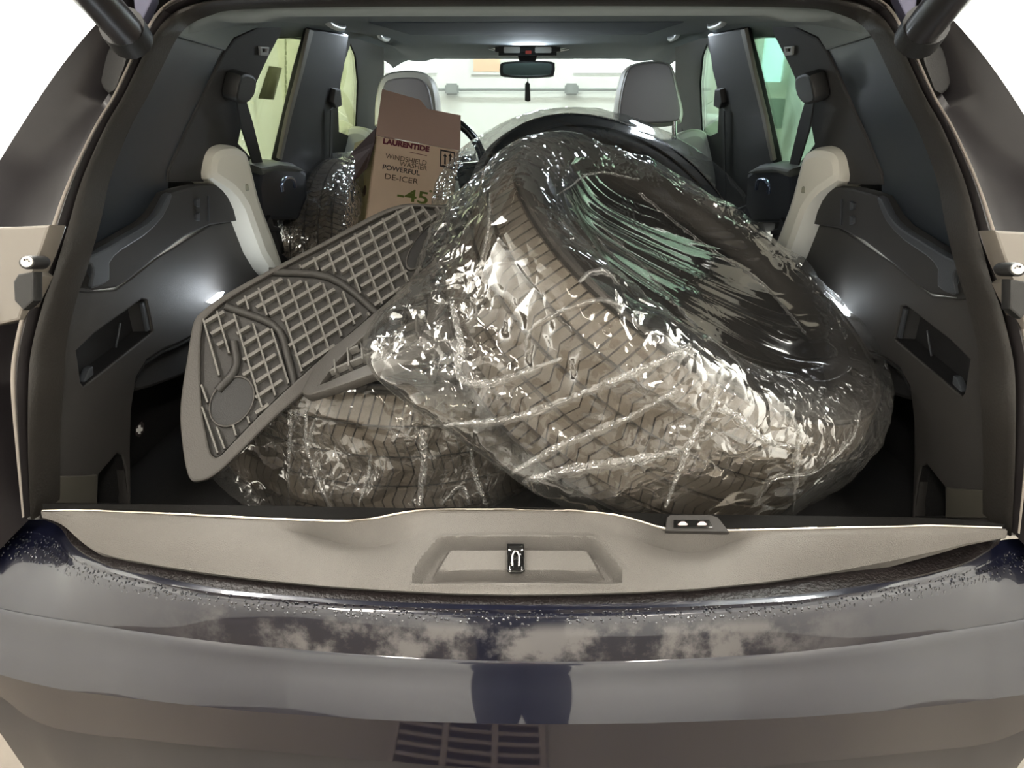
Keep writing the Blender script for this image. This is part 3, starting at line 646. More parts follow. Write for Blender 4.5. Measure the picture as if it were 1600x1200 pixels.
# windscreen + cowl + dashboard + wheel
wsq = [U(585, 60, y=2.24), U(1070, 60, y=2.24)]
cp(grid('windscreen', [[np.array([x, 2.23-.05*(x/.6)**2, 1.36]) for x in np.linspace(-.60, .60, 11)], [np.array([x, 2.75-.1*(x/.6)**2, .92]) for x in np.linspace(-.70, .70, 11)]], GLASSW, None, 60), 'windscreen looking out to the white garage door')
dash = cp(boxo('dashboard', (-.62, 2.1, .70), (.62, 2.7, .93), TRIMD, None, .03))
boxo('instrument_hood', (-.52, 2.05, .90), (-.18, 2.3, .985), TRIMD, dash, .03)
stw = cp(tube('steering_wheel', [(-.34+.185*math.cos(t), 1.92+.06*math.sin(t), .955+.175*math.sin(t)) for t in np.linspace(0, 2*math.pi, 40)], .016, PLACK, None, 10))
for t in (0.1, math.pi-.1, -math.pi/2): cyl('wheel_spoke', (-.34, 1.93, .955), (-.34+.18*math.cos(t), 1.92+.06*math.sin(t), .955+.17*math.sin(t)), .014, PLACK, stw, 8)
cyl('wheel_hub', (-.34, 1.90, .955), (-.34, 1.96, .965), .06, TRIMD, stw, 18)
# seats -------------------------------------------------------------
bol = plate('rear_seat_bolster', [(331,262),(333,246),(341,234),(356,229),(372,229),(386,235),(394,250),(404,290),(414,325),(448,420),(440,440),(410,400),(385,330),(362,300),(334,282)], [], (-.50, .68, 1.1), (1, -.25, -.1), CREAM, None, .05, .016, 2)
both(bol, None, 'cream leather bolster beside the folded rear seat', 'cream leather bolster beside the folded rear seat')
fs = bpy.data.objects.new('front_seat', None); COL.objects.link(fs)
plate('seat_back', [(572,330),(545,330),(526,300),(522,250),(526,215),(538,200),(560,197),(578,205),(600,225),(700,225),(706,260),(706,330)], [], (-.36, 1.62, 1.1), (0, -1, .12), SEATG, fs, .07, .022, 3)
hr = plate('headrest', [(583,196),(584,160),(590,128),(602,114),(625,109),(655,110),(672,120),(680,140),(684,175),(682,200),(640,205),(600,203)], [], (-.36, 1.60, 1.2), (0, -1, .12), CREAM, fs, .07, .024, 3)
plate('headrest_shell', [(592,197),(594,160),(600,132),(610,124),(630,121),(652,122),(664,130),(672,150),(675,197),(640,200)], [], (-.36, 1.568, 1.2), (0, -1, .12), GREY, hr, .012, .005, 3)
cp(fs); fs['label'] = 'left front seat with light headrest behind the cardboard box'
fr_ = bpy.data.objects.new('front_seat', None); COL.objects.link(fr_)
plate('seat_back', [(930,330),(930,262),(945,225),(1000,212),(1048,218),(1062,208),(1084,201),(1104,206),(1116,230),(1121,270),(1118,320),(1100,330)], [], (.36, 1.64, 1.1), (0, -1, .12), SEATG, fr_, .07, .022, 3)
hr = plate('headrest', [(962,188),(964,160),(970,128),(978,106),(996,97),(1020,94),(1042,96),(1054,106),(1062,140),(1069,170),(1068,186),(1060,194),(1015,197),(972,194)], [], (.36, 1.60, 1.2), (0, -1, .12), CREAM, fr_, .06, .022, 3)
plate('headrest_shell', [(967,187),(970,155),(976,125),(984,106),(998,100),(1022,97),(1042,100),(1050,110),(1057,140),(1063,168),(1062,184),(1052,190),(1015,192),(976,191)], [], (.36, 1.565, 1.2), (0, -1, .12), GREY, hr, .012, .005, 3)
for x in (984, 1054): cyl('headrest_post', U(x, 188, y=1.60), U(x-1, 218, y=1.60), .008, CHROME, fr_, 12)
cp(fr_); fr_['label'] = 'right front seat with grey-backed headrest'

# ------------------------------------------------------------ tires
def frame(n):
    n = np.array(n, float); n /= np.linalg.norm(n); a = np.cross(n, [0, 1, 0]); a /= np.linalg.norm(a); return a, np.cross(n, a), n
def tyre(label, c, n, R=.338, W=.235, rh=.235, seed=0, blocks=True, nb=66):
    a, b, n = frame(n); c = np.array(c, float)-n*W/2
    e = empty('tire', c, label, 'tire', 'loose tires in the cargo bay')
    M = Matrix((a, b, n)).transposed().to_4x4()
    # profile (r,h): h along axis, 0 = mid plane
    h = W/2
    prof = [(rh, -h*.62), (rh-.004, -h*.78), (rh+.006, -h*.90), (rh+.03, -h*.99), (rh+.055, -h*1.04), (R-.035, -h*1.0), (R-.014, -h*.90), (R-.008, -h*.78), (R-.007, 0), (R-.008, h*.78), (R-.014, h*.90), (R-.035, h*1.0), (rh+.055, h*1.04), (rh+.03, h*.99), (rh+.006, h*.90), (rh-.004, h*.78), (rh, h*.62), (rh+.03, h*.72), (R-.03, h*.70), (R-.02, 0), (R-.03, -h*.70), (rh+.03, -h*.72)]
    k = len(prof); ns = 96; V = []; Fc = []
    for i in range(ns):
        t = 2*math.pi*i/ns
        for r, z in prof: V.append((r*math.cos(t), r*math.sin(t), z))
    for i in range(ns):
        for j in range(k): Fc.append((i*k+j, ((i+1) % ns)*k+j, ((i+1) % ns)*k+(j+1) % k, i*k+(j+1) % k))
    o = fromdata('carcass', V, Fc, RUBBER, e, 50); o.data.transform(M)
    bm_v = []; bm_f = []
    rng = random.Random(seed)
    def blk(t0, t1, z0, z1, sk, r0, r1a, r1b, wv=0):
        pts = []
        for rr in (0, 1):
            for (t, z) in ((t0, z0), (t1, z0), (t1+sk, z1), (t0+sk, z1)):
                rad = (r0 if rr == 0 else (r1a if z == z0 else r1b))
                pts.append((rad*math.cos(t), rad*math.sin(t), z))
        s = len(bm_v); bm_v.extend(pts)
        bm_f.extend([(s+4, s+5, s+6, s+7), (s, s+1, s+5, s+4), (s+1, s+2, s+6, s+5), (s+2, s+3, s+7, s+6), (s+3, s, s+4, s+7)])
    dt = 2*math.pi/nb
    bands = [(-.98, -.66, .25, R-.018, R-.001), (-.62, -.50, .15, R, R), (-.60, -.24, -.55, R, R), (-.18, .18, .5, R, R), (.24, .60, -.55, R, R), (.66, .98, .25, R-.001, R-.018)]
    bands = [bands[0]]+bands[2:]
    for bi, (z0, z1, sk, ra, rb) in enumerate(bands):
        for i in range(nb):
            t = (i+.5*(bi % 2))*dt
            if bi in (0, 4):
                blk(t, t+dt*.40, z0*h, z1*h, sk*dt, R-.022, ra, rb); blk(t+dt*.48, t+dt*.90, z0*h, z1*h, sk*dt, R-.022, ra, rb)
            else:
                zm = (z0+z1)/2
                blk(t, t+dt*.44, z0*h, zm*h, sk*dt*.5, R-.012, R, R); blk(t+sk*dt*.5, t+dt*.44+sk*dt*.5, zm*h, z1*h, -sk*dt*.4, R-.012, R, R)
                blk(t+dt*.5, t+dt*.92, z0*h, zm*h, sk*dt*.5, R-.012, R, R); blk(t+dt*.5+sk*dt*.5, t+dt*.92+sk*dt*.5, zm*h, z1*h, -sk*dt*.4, R-.012, R, R)
    o = fromdata('tread', bm_v, bm_f, TREAD, e, None); o.data.transform(M); o['kind'] = 'stuff'
    # sidewall ring ridges
    for s in (-1, 1):
        rr = []
        for r, z in ((rh+.045, 1.035), (rh+.047, 1.06), (rh+.053, 1.065), (rh+.056, 1.035)):
            rr.append([(r*math.cos(t), r*math.sin(t), s*z*h) for t in np.linspace(0, 2*math.pi, 96, endpoint=False)])
        o = grid('sidewall_ridge', rr, RUBBER, e, 40, close=True); o.data.transform(M)
    return e
A_c = (.275, .327, 1.010); A_n = (.468, -.238, .851)
tyre('large tire tilted toward the right in the biggest plastic bag, at the load sill', A_c, A_n, R=.338, W=.235, rh=.262)
B_c = (.214, .935, .966); B_n = (.412, -.8, 1)
tyre('tire leaning behind the big bagged one, only its upper arch showing', B_c, B_n, R=.345, W=.20, seed=2)
C_c = (-.215, .46, .875); C_n = (.10, -.03, 1)
tyre('lowest tire lying flat at lower left under the floor mats', C_c, C_n, R=.315, W=.235, seed=3)
D_c = (-.385, 1.24, .775); D_n = (1, -.12, .12)
tyre('dark tire standing upright in the footwell left of the cardboard box', D_c, D_n, R=.30, W=.17, rh=.20, seed=4)

# ------------------------------------------------------------ plastic bags
FILM = filmmat('clear_film', 18); FILM2 = filmmat('clear_film_thin', 30, haze=.02, gl=.03, crease=.10)
def ridge(p, s, seed):
    v = noise.noise(Vector((p[0]*s+seed, p[1]*s-seed, p[2]*s+2*seed)))
    return 1-abs(v)*2.2
def bag(name, label, c, n, prof, m, nt=300, npf=150, amp=.012, seed=1, lobes=(), hole=.22, streak=None):
    a, b, n = frame(n); c = np.array(c, float)
    P = cr(prof, npf); V = []; Fc = []; TA = []
    sd = None
    if streak is not None:
        sd = np.array(streak, float); sd -= (sd@n)*n; sd /= np.linalg.norm(sd); sp_ = np.cross(n, sd)
    for i in range(npf):
        r, hh = P[i]
        for j in range(nt):
            t = 2*math.pi*j/nt; dr = a*math.cos(t)+b*math.sin(t)
            rr = r
            for (ld, amt, wd, h0, hw) in lobes:
                ca = dr@np.array(ld)/np.linalg.norm(ld)
                ang = math.acos(max(-1, min(1, ca)))
                k = math.exp(-(ang/wd)**2)*math.exp(-((hh-h0)/hw)**2)
                rr += amt*k*min(1, r/.25)
            base = c+dr*rr+n*hh
            q = Vector(base)
            nrm = dr if (hh < -.03 and r > .3) else n
            if r < hole+.05 and sd is not None and i < npf*.5:
                u_ = (base-c)@sd; v_ = (base-c)@sp_
                ang = math.atan2(v_+.02, u_+.55)
                d0 = noise.noise(Vector((ang*9, u_*1.5, seed)))*.007+max(0, 1-abs(noise.noise(Vector((ang*24, u_*1.6, seed+9))))*9)*.0035*max(0, noise.noise(Vector((ang*6, u_*5, seed+2)))+.35)
                k_ = max(0, min(1, (r-hole-.005)/.045)); d1 = amp*.35*(ridge(q, 9, seed)*.5-.2)
                d = d0*(1-k_)+d1*k_
            else:
                mk = noise.noise(q*5+Vector((seed, 3, 7)))*.5+.5; mk = max(.12, min(1, (mk-.36)/.25))
                d = amp*(ridge(q, 6, seed)*.5-.2+mk*(ridge(q, 16, seed+3)*.42+ridge(q, 40, seed+7)*.20-.35))
            V.append(base+nrm*d); TA.append(0 if (sd is None or i > npf*.5) else max(0, min(1, (hole+.075-r)/.05)))
    for i in range(npf-1):
        for j in range(nt): Fc.append((i*nt+j, i*nt+(j+1) % nt, (i+1)*nt+(j+1) % nt, (i+1)*nt+j))
    o = fromdata(name, V, Fc, m, None, 180); o['label'] = label; o['category'] = 'plastic bag'; o['group'] = 'clear plastic tire bags'
    at = o.data.attributes.new('taut', 'FLOAT', 'POINT'); at.data.foreach_set('value', TA)
    return o
profA = [(.003, -.035), (.10, -.032), (.18, -.022), (.235, .006), (.28, .018), (.32, .012), (.347, -.022), (.356, -.07), (.358, -.13), (.354, -.19), (.335, -.245), (.25, -.265), (.10, -.27)]
bag('plastic_bag', 'clear crinkled plastic bag wrapped around the large tilted tire', A_c, A_n, profA, FILM, 420, 230, .016, 1,
    lobes=(((-.9, -.1, .4), .022, .45, -.14, .08), ((-.75, -.62, .25), .12, .30, -.21, .07), ((-.4, -.9, 0), .035, .4, -.2, .07), ((.6, .3, -.3), .02, .8, -.05, .12)), hole=.20, streak=(.70, .1, -.45))
profB = [(.003, -.02), (.12, -.01), (.22, .012), (.28, .022), (.33, .012), (.362, -.03), (.372, -.09), (.368, -.16), (.34, -.22), (.2, -.24)]
bag('plastic_bag', 'loose clear plastic bag over the tire behind', B_c, B_n, profB, FILM2, 300, 120, .009, 5,
    lobes=(((1, .5, -.2), .07, .8, -.05, .15), ((-1, -.2, .2), .05, .5, -.05, .12)), hole=.28, streak=(.8, -.3, -.5))
profC = [(.05, .01), (.18, .012), (.26, .016), (.305, .008), (.327, -.03), (.330, -.10), (.330, -.18), (.325, -.23), (.28, -.235)]
bag('plastic_bag', 'torn clear plastic bag around the lowest tire, standing up by the sill', C_c, C_n, profC, FILM, 320, 110, .022, 11,
    lobes=(((.5, -.85, 0), .02, .4, -.15, .1),), hole=.0)
profD = [(.05, .006), (.18, .008), (.25, .012), (.295, .006), (.310, -.03), (.312, -.10), (.308, -.16), (.25, -.185), (.1, -.185)]
bag('plastic_bag', 'greenish clear plastic bag around the dark tire beside the box', D_c, D_n, profD, FILM2, 200, 80, .015, 17)

# thick gathered folds in the film, lying on the bag surface
from mathutils.bvhtree import BVHTree
def folds(bagobj, lines, m):
    bv = BVHTree.FromPolygons([v.co for v in bagobj.data.vertices], [p.vertices for p in bagobj.data.polygons])
    V = []; Fc = []
    rn = random.Random(7)
    for ln, wd in lines:
        n_ = int(max(10, sum(math.hypot(b[0]-a[0], b[1]-a[1]) for a, b in zip(ln[:-1], ln[1:]))/5)); P = cr(ln, n_)
        prev = None
        for i, (x, y) in enumerate(P):
            x += rn.uniform(-1, 1); y += rn.uniform(-1, 1)
            d = Vector(Rr(x, y)).normalized(); h = bv.ray_cast(Vector(CAM), d)
            if h[0] is None: prev = None; continue
            tt = cr(ln, n_); a_ = tt[max(0, i-1)]; b_ = tt[min(n_-1, i+1)]; tx, ty_ = b_[0]-a_[0], b_[1]-a_[1]; L_ = math.hypot(tx, ty_) or 1
            h2 = bv.ray_cast(Vector(CAM), Vector(Rr(x-ty_/L_*4, y+tx/L_*4)).normalized())
            if h2[0] is None or (h2[0]-h[0]).length > .05: prev = None; continue
            sd = (h2[0]-h[0]).normalized(); nn = -d
            w_ = wd*.00072*(.55+.45*math.sin(math.pi*(i+1)/(n_+1)))*(1+rn.uniform(-.25, .25)); k = len(V)
            V += [h[0]+nn*.0015-sd*w_*1.6, h[0]+nn*(.004+w_*.9)-sd*w_*.25, h[0]+nn*(.004+w_*.7)+sd*w_*.35, h[0]+nn*.0015+sd*w_*1.5]
            if prev is not None: Fc += [(prev+j, prev+j+1, k+j+1, k+j) for j in range(3)]
            prev = k
    return fromdata('fold', V, Fc, m, bagobj, 180)
FOLD = filmmat('film_fold', 45, haze=.20, gl=.14, crease=.4, rough=.10)
bagA = [o for o in bpy.data.objects if o.name == 'plastic_bag'][0]
folds(bagA, [([(655,668),(720,664),(800,655),(870,632),(950,600),(1040,560),(1080,538)], 5), ([(800,740),(870,700),(930,676),(990,650),(1060,610)], 5),
             ([(745,775),(830,750),(900,735),(980,722),(1060,706)], 7), ([(1040,795),(1060,740),(1085,680),(1112,640),(1122,600)], 3),
             ([(766,300),(764,340),(758,380),(745,430)], 4), ([(705,470),(720,540),(716,580),(740,600),(800,590),(880,560)], 5), ([(590,600),(615,640),(655,668)], 5),
             ([(1240,800),(1245,740),(1250,680),(1232,640)], 3), ([(1180,790),(1210,750),(1270,740),(1330,690),(1345,640)], 3), ([(820,560),(835,510),(925,470),(975,478)], 3),
             ([(905,440),(925,424),(950,425),(968,445)], 3), ([(870,305),(930,270),(1000,280)], 1.5), ([(940,350),(1010,420),(1080,500),(1150,560)], 1.2), ([(880,300),(960,400),(1040,460)], 1.2),
             ([(1000,300),(1100,380),(1190,440),(1260,520)], 1.0), ([(1250,700),(1200,690),(1150,650),(1120,640)], 4)], FOLD)
folds([o for o in bpy.data.objects if o.name == 'plastic_bag.002'][0], [([(660,672),(662,720),(655,790)], 5), ([(520,800),(500,760),(480,700),(478,640)], 3), ([(735,700),(745,750),(760,790)], 4), ([(560,790),(575,740),(580,710)], 2.5), ([(450,790),(452,700),(455,640)], 2.5), ([(690,790),(720,760),(735,790)], 3)], FOLD)

# ------------------------------------------------------------ floor mats
def inpoly(p, poly):
    ins = False; n = len(poly)
    for i in range(n):
        a = poly[i]; b = poly[(i+1) % n]
        if (a[1] > p[1]) != (b[1] > p[1]) and p[0] < (b[0]-a[0])*(p[1]-a[1])/(b[1]-a[1])+a[0]: ins = not ins
    return ins
def floor_mat(label, pts3, rim, inner, ribs1, ribs2, channels, discs):
    A, B_, C_ = [Vector(p) for p in pts3]
    n = (B_-A).cross(C_-A).normalized()
    if n.dot(Vector(CAM)-A) < 0: n = -n
    e = empty('floor_mat', A, label, 'floor mat', 'black rubber floor mats'); P = np.array(A)
    def pl(name, poly, hs, off, m, th, bv=.001, sm=0):
        return rel(plate(name, poly, hs, P+np.array(n)*off, n, m, None, th, bv, sm), e)
    pl('mat_base', inner, [], -.004, MATR, .003, .0005, 3)
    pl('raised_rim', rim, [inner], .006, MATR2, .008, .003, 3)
    bm = bmesh.new()
    nn = np.array(n)
    def rib(p, q, wd=.0022, ht=.007):
        # clip against inner and discs by sampling
        K_ = 40; run = []
        segs = []
        for i in range(K_+1):
            t = i/K_; x = (p[0]*(1-t)+q[0]*t, p[1]*(1-t)+q[1]*t)
            ok = inpoly(x, inner) and not any(((x[0]-cx)*math.cos(th)+(x[1]-cy)*math.sin(th))**2/(ra*ra)+(-(x[0]-cx)*math.sin(th)+(x[1]-cy)*math.cos(th))**2/(rb*rb) < 1 for cx, cy, ra, rb, th in discs)
            if ok:
                for ch in channels:
                    for a_, b2 in zip(ch[:-1], ch[1:]):
                        av = np.array(a_); ev = np.array(b2)-av; tt = max(0, min(1, (np.array(x)-av)@ev/(ev@ev)))
                        if np.linalg.norm(np.array(x)-av-ev*tt) < 7: ok = False
            if ok: run.append(x)
            if (not ok or i == K_) and len(run) > 1: segs.append((run[0], run[-1])); run = []
            elif not ok: run = []
        for a_, b2 in segs:
            a3 = np.array(UP(*a_, P, nn)); b3 = np.array(UP(*b2, P, nn)); d = b3-a3; L = np.linalg.norm(d)
            if L < .004: continue
            d /= L; s = np.cross(nn, d)*wd
            vs_ = []
            for base_, hgt, ww in ((a3, -.003, 1.3), (b3, -.003, 1.3), (a3, ht-.003, .7), (b3, ht-.003, .7)):
                vs_.append(bm.verts.new(base_+nn*hgt-s*ww)); vs_.append(bm.verts.new(base_+nn*hgt+s*ww))
            for f in ((4, 5, 7, 6), (0, 4, 6, 2), (1, 3, 7, 5), (0, 1, 5, 4), (2, 6, 7, 3)): bm.faces.new([vs_[k] for k in f])
    for p, q in ribs1: rib(p, q, .0016, .010)
    for p, q in ribs2: rib(p, q, .0030, .008)
    bmesh.ops.recalc_face_normals(bm, faces=bm.faces[:])
    o = frombm('ribs', bm, mat('mat_rib_lit', (.15, .143, .13), .45, bump=.2, bscale=400)); rel(o, e)  # light reflected by the ribs is put into their paler colour
    for ch in channels:
        pts = [UP(x, y, P, nn)-nn*.001 for x, y in ch]
        rel(tube('channel', pts, .006, MATR, None, 8, 14), e)
    for cx, cy, ra, rb, th in discs:
        def el(s): return [(cx+s*ra*math.cos(t)*math.cos(th)-s*rb*math.sin(t)*math.sin(th), cy+s*ra*math.cos(t)*math.sin(th)+s*rb*math.sin(t)*math.cos(th)) for t in np.linspace(0, 2*math.pi, 32, endpoint=False)]
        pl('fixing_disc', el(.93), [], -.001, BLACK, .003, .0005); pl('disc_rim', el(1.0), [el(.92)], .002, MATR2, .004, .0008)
    return e
rim1 = [(308,492),(345,463),(420,421),(500,380),(560,347),(605,325),(640,317),(690,319),(722,313),(748,314),(757,322),(752,342),(735,372),(700,412),(640,468),(560,540),(500,592),(430,652),(370,712),(335,743),(312,752),(298,750),(290,730),(284,690),(281,650),(284,610),(292,560),(300,510)]
in1 = [(318,500),(350,472),(420,430),(500,388),(560,356),(605,333),(645,322),(700,326),(732,328),(738,338),(715,368),(675,408),(620,458),(550,518),(490,570),(420,634),(365,690),(342,713),(330,708),(323,680),(316,640),(313,580),(314,530)]
M0 = [U(300, 752, y=.04), U(755, 320, y=.40), U(310, 490, y=.17)]
ribs1 = []
for k in range(16):   # long ribs crossing the mat (upper left to lower right)
    t = k/15; x0 = 318+(640-318)*t; y0 = 500-(500-320)*t; ribs1.append(((x0, y0), (x0+62+20*t, y0+220-30*t)))
for k in range(5): ribs1.append(((640+k*24, 300+k*2), (722+k*24, 410+k*8)))
for k in range(6): ribs1.append(((285+k*8-k*3, 520+k*40), (365, 740+k*40)))
ribs2 = []
for k in range(15):
    d = 18*k
    ribs2.append(((300+d*.55, 470+d*.98), (700+d*.62, 255+d*.62)))
floor_mat('large ribbed black rubber floor mat, topmost, leaning on the tires at left', M0, rim1, in1, ribs1, ribs2,
          [[(420,424),(520,435),(600,500),(598,500)], [(352,478),(430,510),(450,560),(462,610)], [(365,533),(368,575),(340,610)]],
          [(362,627,44,32,-.95), (668,381,50,19,-.90)])
rim2 = [(470,612),(500,560),(560,510),(630,460),(672,440),(690,455),(697,490),(703,518),(700,532),(688,541),(640,563),(560,592),(500,612),(480,617)]
in2 = [(500,600),(530,560),(580,515),(630,475),(662,457),(668,470),(665,500),(657,523),(640,540),(600,558),(550,578),(515,594)]
M2 = [U(480, 618, y=.11), U(700, 530, y=.13), U(660, 440, y=.28)]
rb1 = [((520+k*22, 500), (532+k*22, 640)) for k in range(8)]; rb2 = [((500, 560+k*20-30), (690, 480+k*20-30)) for k in range(5)]
floor_mat('second black rubber floor mat under the large one, its rounded corner showing', M2, rim2, in2, rb1, rb2, [], [(598, 512, 46, 22, -.75)])

# ------------------------------------------------------------ cardboard box
TL = U(587, 212, d=1.83); TR = U(719, 236, d=1.86); BLq = U(566, 345, d=1.86)
ux = Vector(TR-TL); bw = ux.length; ux.normalize(); vz = Vector(BLq-TL); vz = (vz-ux*vz.dot(ux)); vz.normalize(); nz = ux.cross(vz)
if nz.dot(Vector(CAM)-Vector(TL)) < 0: nz = -nz
bx_ = empty('cardboard_box', Vector(TL)+vz*.25, 'open cardboard carton of windshield washer fluid, flap standing up', 'box')
Lf = Vector(TL); bh = .34; bd = .20
def quadbox(name, o3, a, b, t, m):
    """slab with edge vectors a,b and thickness vector t"""
    V = [o3, o3+a, o3+a+b, o3+b, o3+t, o3+a+t, o3+a+b+t, o3+b+t]
    return rel(fromdata(name, V, [(0, 1, 2, 3), (7, 6, 5, 4), (0, 4, 5, 1), (1, 5, 6, 2), (2, 6, 7, 3), (3, 7, 4, 0)], m), bx_)
th = -nz*.004
quadbox('front_panel', Lf, ux*bw, vz*bh, th, CARD)
sd_ = (-nz*bd-ux*.07)
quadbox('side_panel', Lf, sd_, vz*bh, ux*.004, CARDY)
quadbox('side_panel', Lf+ux*bw, -nz*bd, vz*bh, -ux*.004, CARD)
quadbox('back_panel', Lf-nz*bd, ux*bw, vz*bh, -th, CARDIN)
quadbox('bottom_panel', Lf+vz*bh, ux*bw, -nz*bd, -vz*.004, CARD)
# front top flap standing up with a torn stepped edge
Pn = np.array(Lf); nf = np.array(nz-vz*.12)
fl = rel(plate('top_flap', [(587,211),(597,139),(657,156),(668,170),(720,180),(719,235)], [], Pn, nf, CARDIN, None, .003, .0004), bx_)
sf = [Lf, Lf+sd_, Lf+sd_+Vector(U(516, 322, d=1.9)-U(545, 225, d=1.9))*.0, Lf]
p1_, p2_, p3_, p4_ = [Vector(U(*q)) if False else Vector(U(q[0], q[1], d=q[2])) for q in ((587, 200, 1.83), (548, 240, 1.93), (508, 306, 1.90), (545, 345, 1.85))]
p5_ = Vector(U(572, 300, d=1.80)); 
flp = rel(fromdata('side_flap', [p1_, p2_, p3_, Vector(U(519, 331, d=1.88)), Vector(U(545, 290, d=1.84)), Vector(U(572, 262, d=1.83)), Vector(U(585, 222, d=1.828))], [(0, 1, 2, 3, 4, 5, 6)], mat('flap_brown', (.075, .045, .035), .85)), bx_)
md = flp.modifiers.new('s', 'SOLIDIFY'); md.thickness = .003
def text(s, px, py, size, m, wd=None, bold=0):
    """lettering printed on the front panel; (px,py) = left end of baseline, located on the panel plane; size in metres, wd = total width"""
    cu = bpy.data.curves.new('t', 'FONT'); cu.body = s; cu.size = size; cu.offset = bold; cu.extrude = .0003
    ob = bpy.data.objects.new('t', cu); COL.objects.link(ob); bpy.context.view_layer.update()
    dg = bpy.context.evaluated_depsgraph_get(); me = bpy.data.meshes.new_from_object(ob.evaluated_get(dg)); bpy.data.objects.remove(ob)
    xs_ = [v.co.x for v in me.vertices]; k = (wd/(max(xs_)-min(xs_))) if wd else 1
    P3 = Vector(UP(px, py, np.array(Lf), np.array(nz)))+nz*.0012
    M = Matrix((ux*k, -vz, nz)).transposed().to_4x4(); M.translation = P3
    me.materials.clear(); me.transform(M); me.name = 'lettering'
    return rel(link('lettering', me, m), bx_)
pxm = bw/132.0
text('LAURENTIDE', 598, 224, .017, INKR, 72*pxm, .0009)
text('WINDSHIELD', 602, 247, .0165, INKB, 64*pxm)
text('WASHER', 624, 259, .0165, INKB, 43*pxm)
text('POWERFUL', 597, 264, .0165, INK, 58*pxm, .0002)
text('DE-ICER', 600, 279, .019, INKB, 52*pxm)
text('-45', 619, 311, .042, INKG, 48*pxm, .0006)
text('°C', 669, 305, .018, INKG, 16*pxm, .0003)
def onp(name, poly, holes, m, off=.0006): return rel(plate(name, poly, holes, np.array(Lf+nz*off), np.array(nz), m, None, .0004, 0), bx_)
onp('arrow_mark_frame', [(688,233),(711,238),(711,266),(687,260)], [[(690,236),(709,240),(709,263),(689,258)]], INK)
for x in (695.5, 703.5):
    onp('up_arrow', [(x, 239.5), (x+3, 245), (x+1.2, 245), (x+1.2, 257), (x-1.6, 256.5), (x-1.2, 244.5), (x-3, 244)], [], INK)
onp('arrow_base', [(691,257.5),(708,261.5),(708,262.5),(691,258.5)], [], INK)
onp('underline', [(640,237),(667,243),(667,244),(640,238)], [], INKR); onp('overline', [(600,214.3),(632,221),(632,221.8),(600,215)], [], INKR)
onp('edge_mark', [(710,275),(716,277),(716,283),(710,281)], [], INK)
# oval mark and print on the yellow side
def ons(name, u0, u1, w0, w1, m, ell=False):
    s = sd_.normalized(); pts = []
    N_ = 16 if ell else 4
    for i in range(N_):
        if ell: t = 2*math.pi*i/N_; uu = (u0+u1)/2+(u1-u0)/2*math.cos(t); ww = (w0+w1)/2+(w1-w0)/2*math.sin(t)
        else: uu, ww = ((u0, w0), (u1, w0), (u1, w1), (u0, w1))[i]
        pts.append(Lf+s*uu+vz*ww-ux*.001)
    return rel(fromdata(name, pts, [tuple(range(N_))], m), bx_)
ons('oval_mark', .02, .06, .12, .15, INKB, True)
for k in range(4): ons('side_print', .09+k*.022, .10+k*.022, .05, .11, INKB)

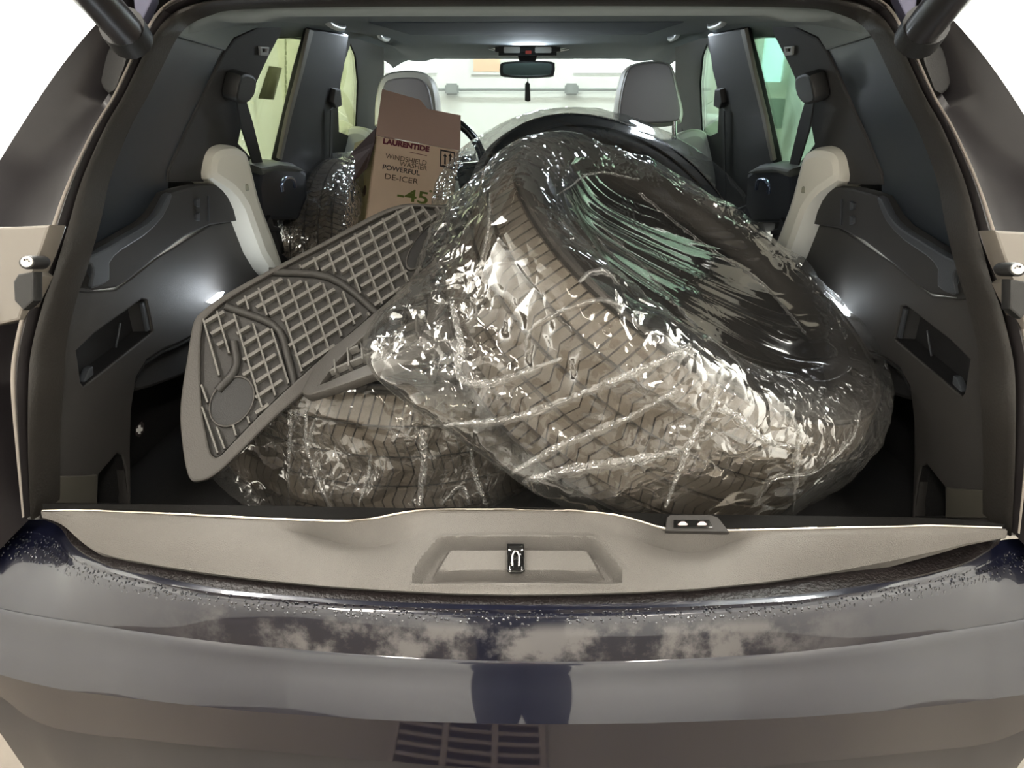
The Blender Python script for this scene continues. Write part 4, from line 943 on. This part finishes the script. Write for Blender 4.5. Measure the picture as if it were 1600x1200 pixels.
# ------------------------------------------------------------ person taking the photograph (mirrored in the bumper)
def person():
    e = empty('person', (.02, -1.42, 0), 'person in dark blue coat and trousers standing behind the car, mirrored in bumper', 'person')
    J = {'pel': (0, 0, .95, .19), 'bel': (0, 0, 1.10, .19), 'che': (0, .02, 1.28, .20), 'nk': (0, .03, 1.47, .06), 'hd': (0, .04, 1.54, .06),
         'sl': (-.18, .02, 1.38, .085), 'el': (-.18, .08, 1.14, .08), 'wl': (-.10, .34, 1.20, .032),
         'sr': (.18, .02, 1.38, .085), 'er': (.18, .08, 1.14, .08), 'wr': (.10, .34, 1.20, .032),
         'hl': (-.09, 0, .88, .13), 'kl': (-.09, .02, .50, .09), 'al': (-.13, 0, .09, .045), 'tl': (-.14, .14, .04, .04),
         'hr': (.09, 0, .88, .13), 'kr': (.09, .02, .50, .09), 'ar': (.13, 0, .09, .045), 'tr': (.14, .14, .04, .04)}
    E_ = [('pel', 'bel'), ('bel', 'che'), ('che', 'nk'), ('nk', 'hd'), ('che', 'sl'), ('sl', 'el'), ('el', 'wl'), ('che', 'sr'), ('sr', 'er'), ('er', 'wr'), ('pel', 'hl'), ('hl', 'kl'), ('kl', 'al'), ('al', 'tl'), ('pel', 'hr'), ('hr', 'kr'), ('kr', 'ar'), ('ar', 'tr')]
    ks = list(J); me = bpy.data.meshes.new('body'); me.from_pydata([J[k][:3] for k in ks], [(ks.index(a), ks.index(b)) for a, b in E_], [])
    o = link('body', me, mat('coat_navy', (.012, .013, .025), .8), e)
    md = o.modifiers.new('k', 'SKIN'); 
    for i, k in enumerate(ks): me.skin_vertices[0].data[i].radius = (J[k][3], J[k][3]*(.75 if k in ('pel', 'bel', 'che') else 1))
    me.skin_vertices[0].data[0].use_root = True
    s = o.modifiers.new('u', 'SUBSURF'); s.levels = 2; s.render_levels = 2
    bm = bmesh.new(); bmesh.ops.create_uvsphere(bm, u_segments=24, v_segments=18, radius=1, matrix=Matrix.Translation((0, .06, 1.63)) @ Matrix.Diagonal((.075, .095, .115, 1)))
    for v in bm.verts:
        if v.co.y > .12 and abs(v.co.x) < .02 and 1.59 < v.co.z < 1.64: v.co.y += .018
    frombm('head', bm, mat('skin', (.55, .36, .27), .5), e, 60)
    bm = bmesh.new(); bmesh.ops.create_uvsphere(bm, u_segments=24, v_segments=18, radius=1, matrix=Matrix.Translation((0, .045, 1.65)) @ Matrix.Diagonal((.083, .10, .108, 1)))
    bmesh.ops.delete(bm, geom=[v for v in bm.verts if v.co.y > .075 and v.co.z < 1.69], context='VERTS')
    frombm('hair', bm, mat('hair', (.03, .02, .015), .7), e, 60)
    for s in (-1, 1):
        h0 = np.array((s*.10, .34, 1.20))
        for k in range(4):
            L = (.07, .078, .074, .06)[k]
            tube('finger', [h0+np.array((-s*.01, .02+.0*k, .03-.018*k)), h0+np.array((-s*.05, .045, .03-.018*k)), h0+np.array((-s*(.02+L), .03, .03-.018*k))], .008, MATS['skin'], e, 8, 8)
        tube('thumb', [h0+np.array((0, .0, .03)), h0+np.array((-s*.03, -.01, .055)), h0+np.array((-s*.06, -.005, .06))], .009, MATS['skin'], e, 8, 8)
        tube('palm', [h0+np.array((0, -.01, 0)), h0+np.array((-s*.01, .02, .002)), h0+np.array((-s*.025, .035, .003))], .028, MATS['skin'], e, 10, 8)
    return e
person()
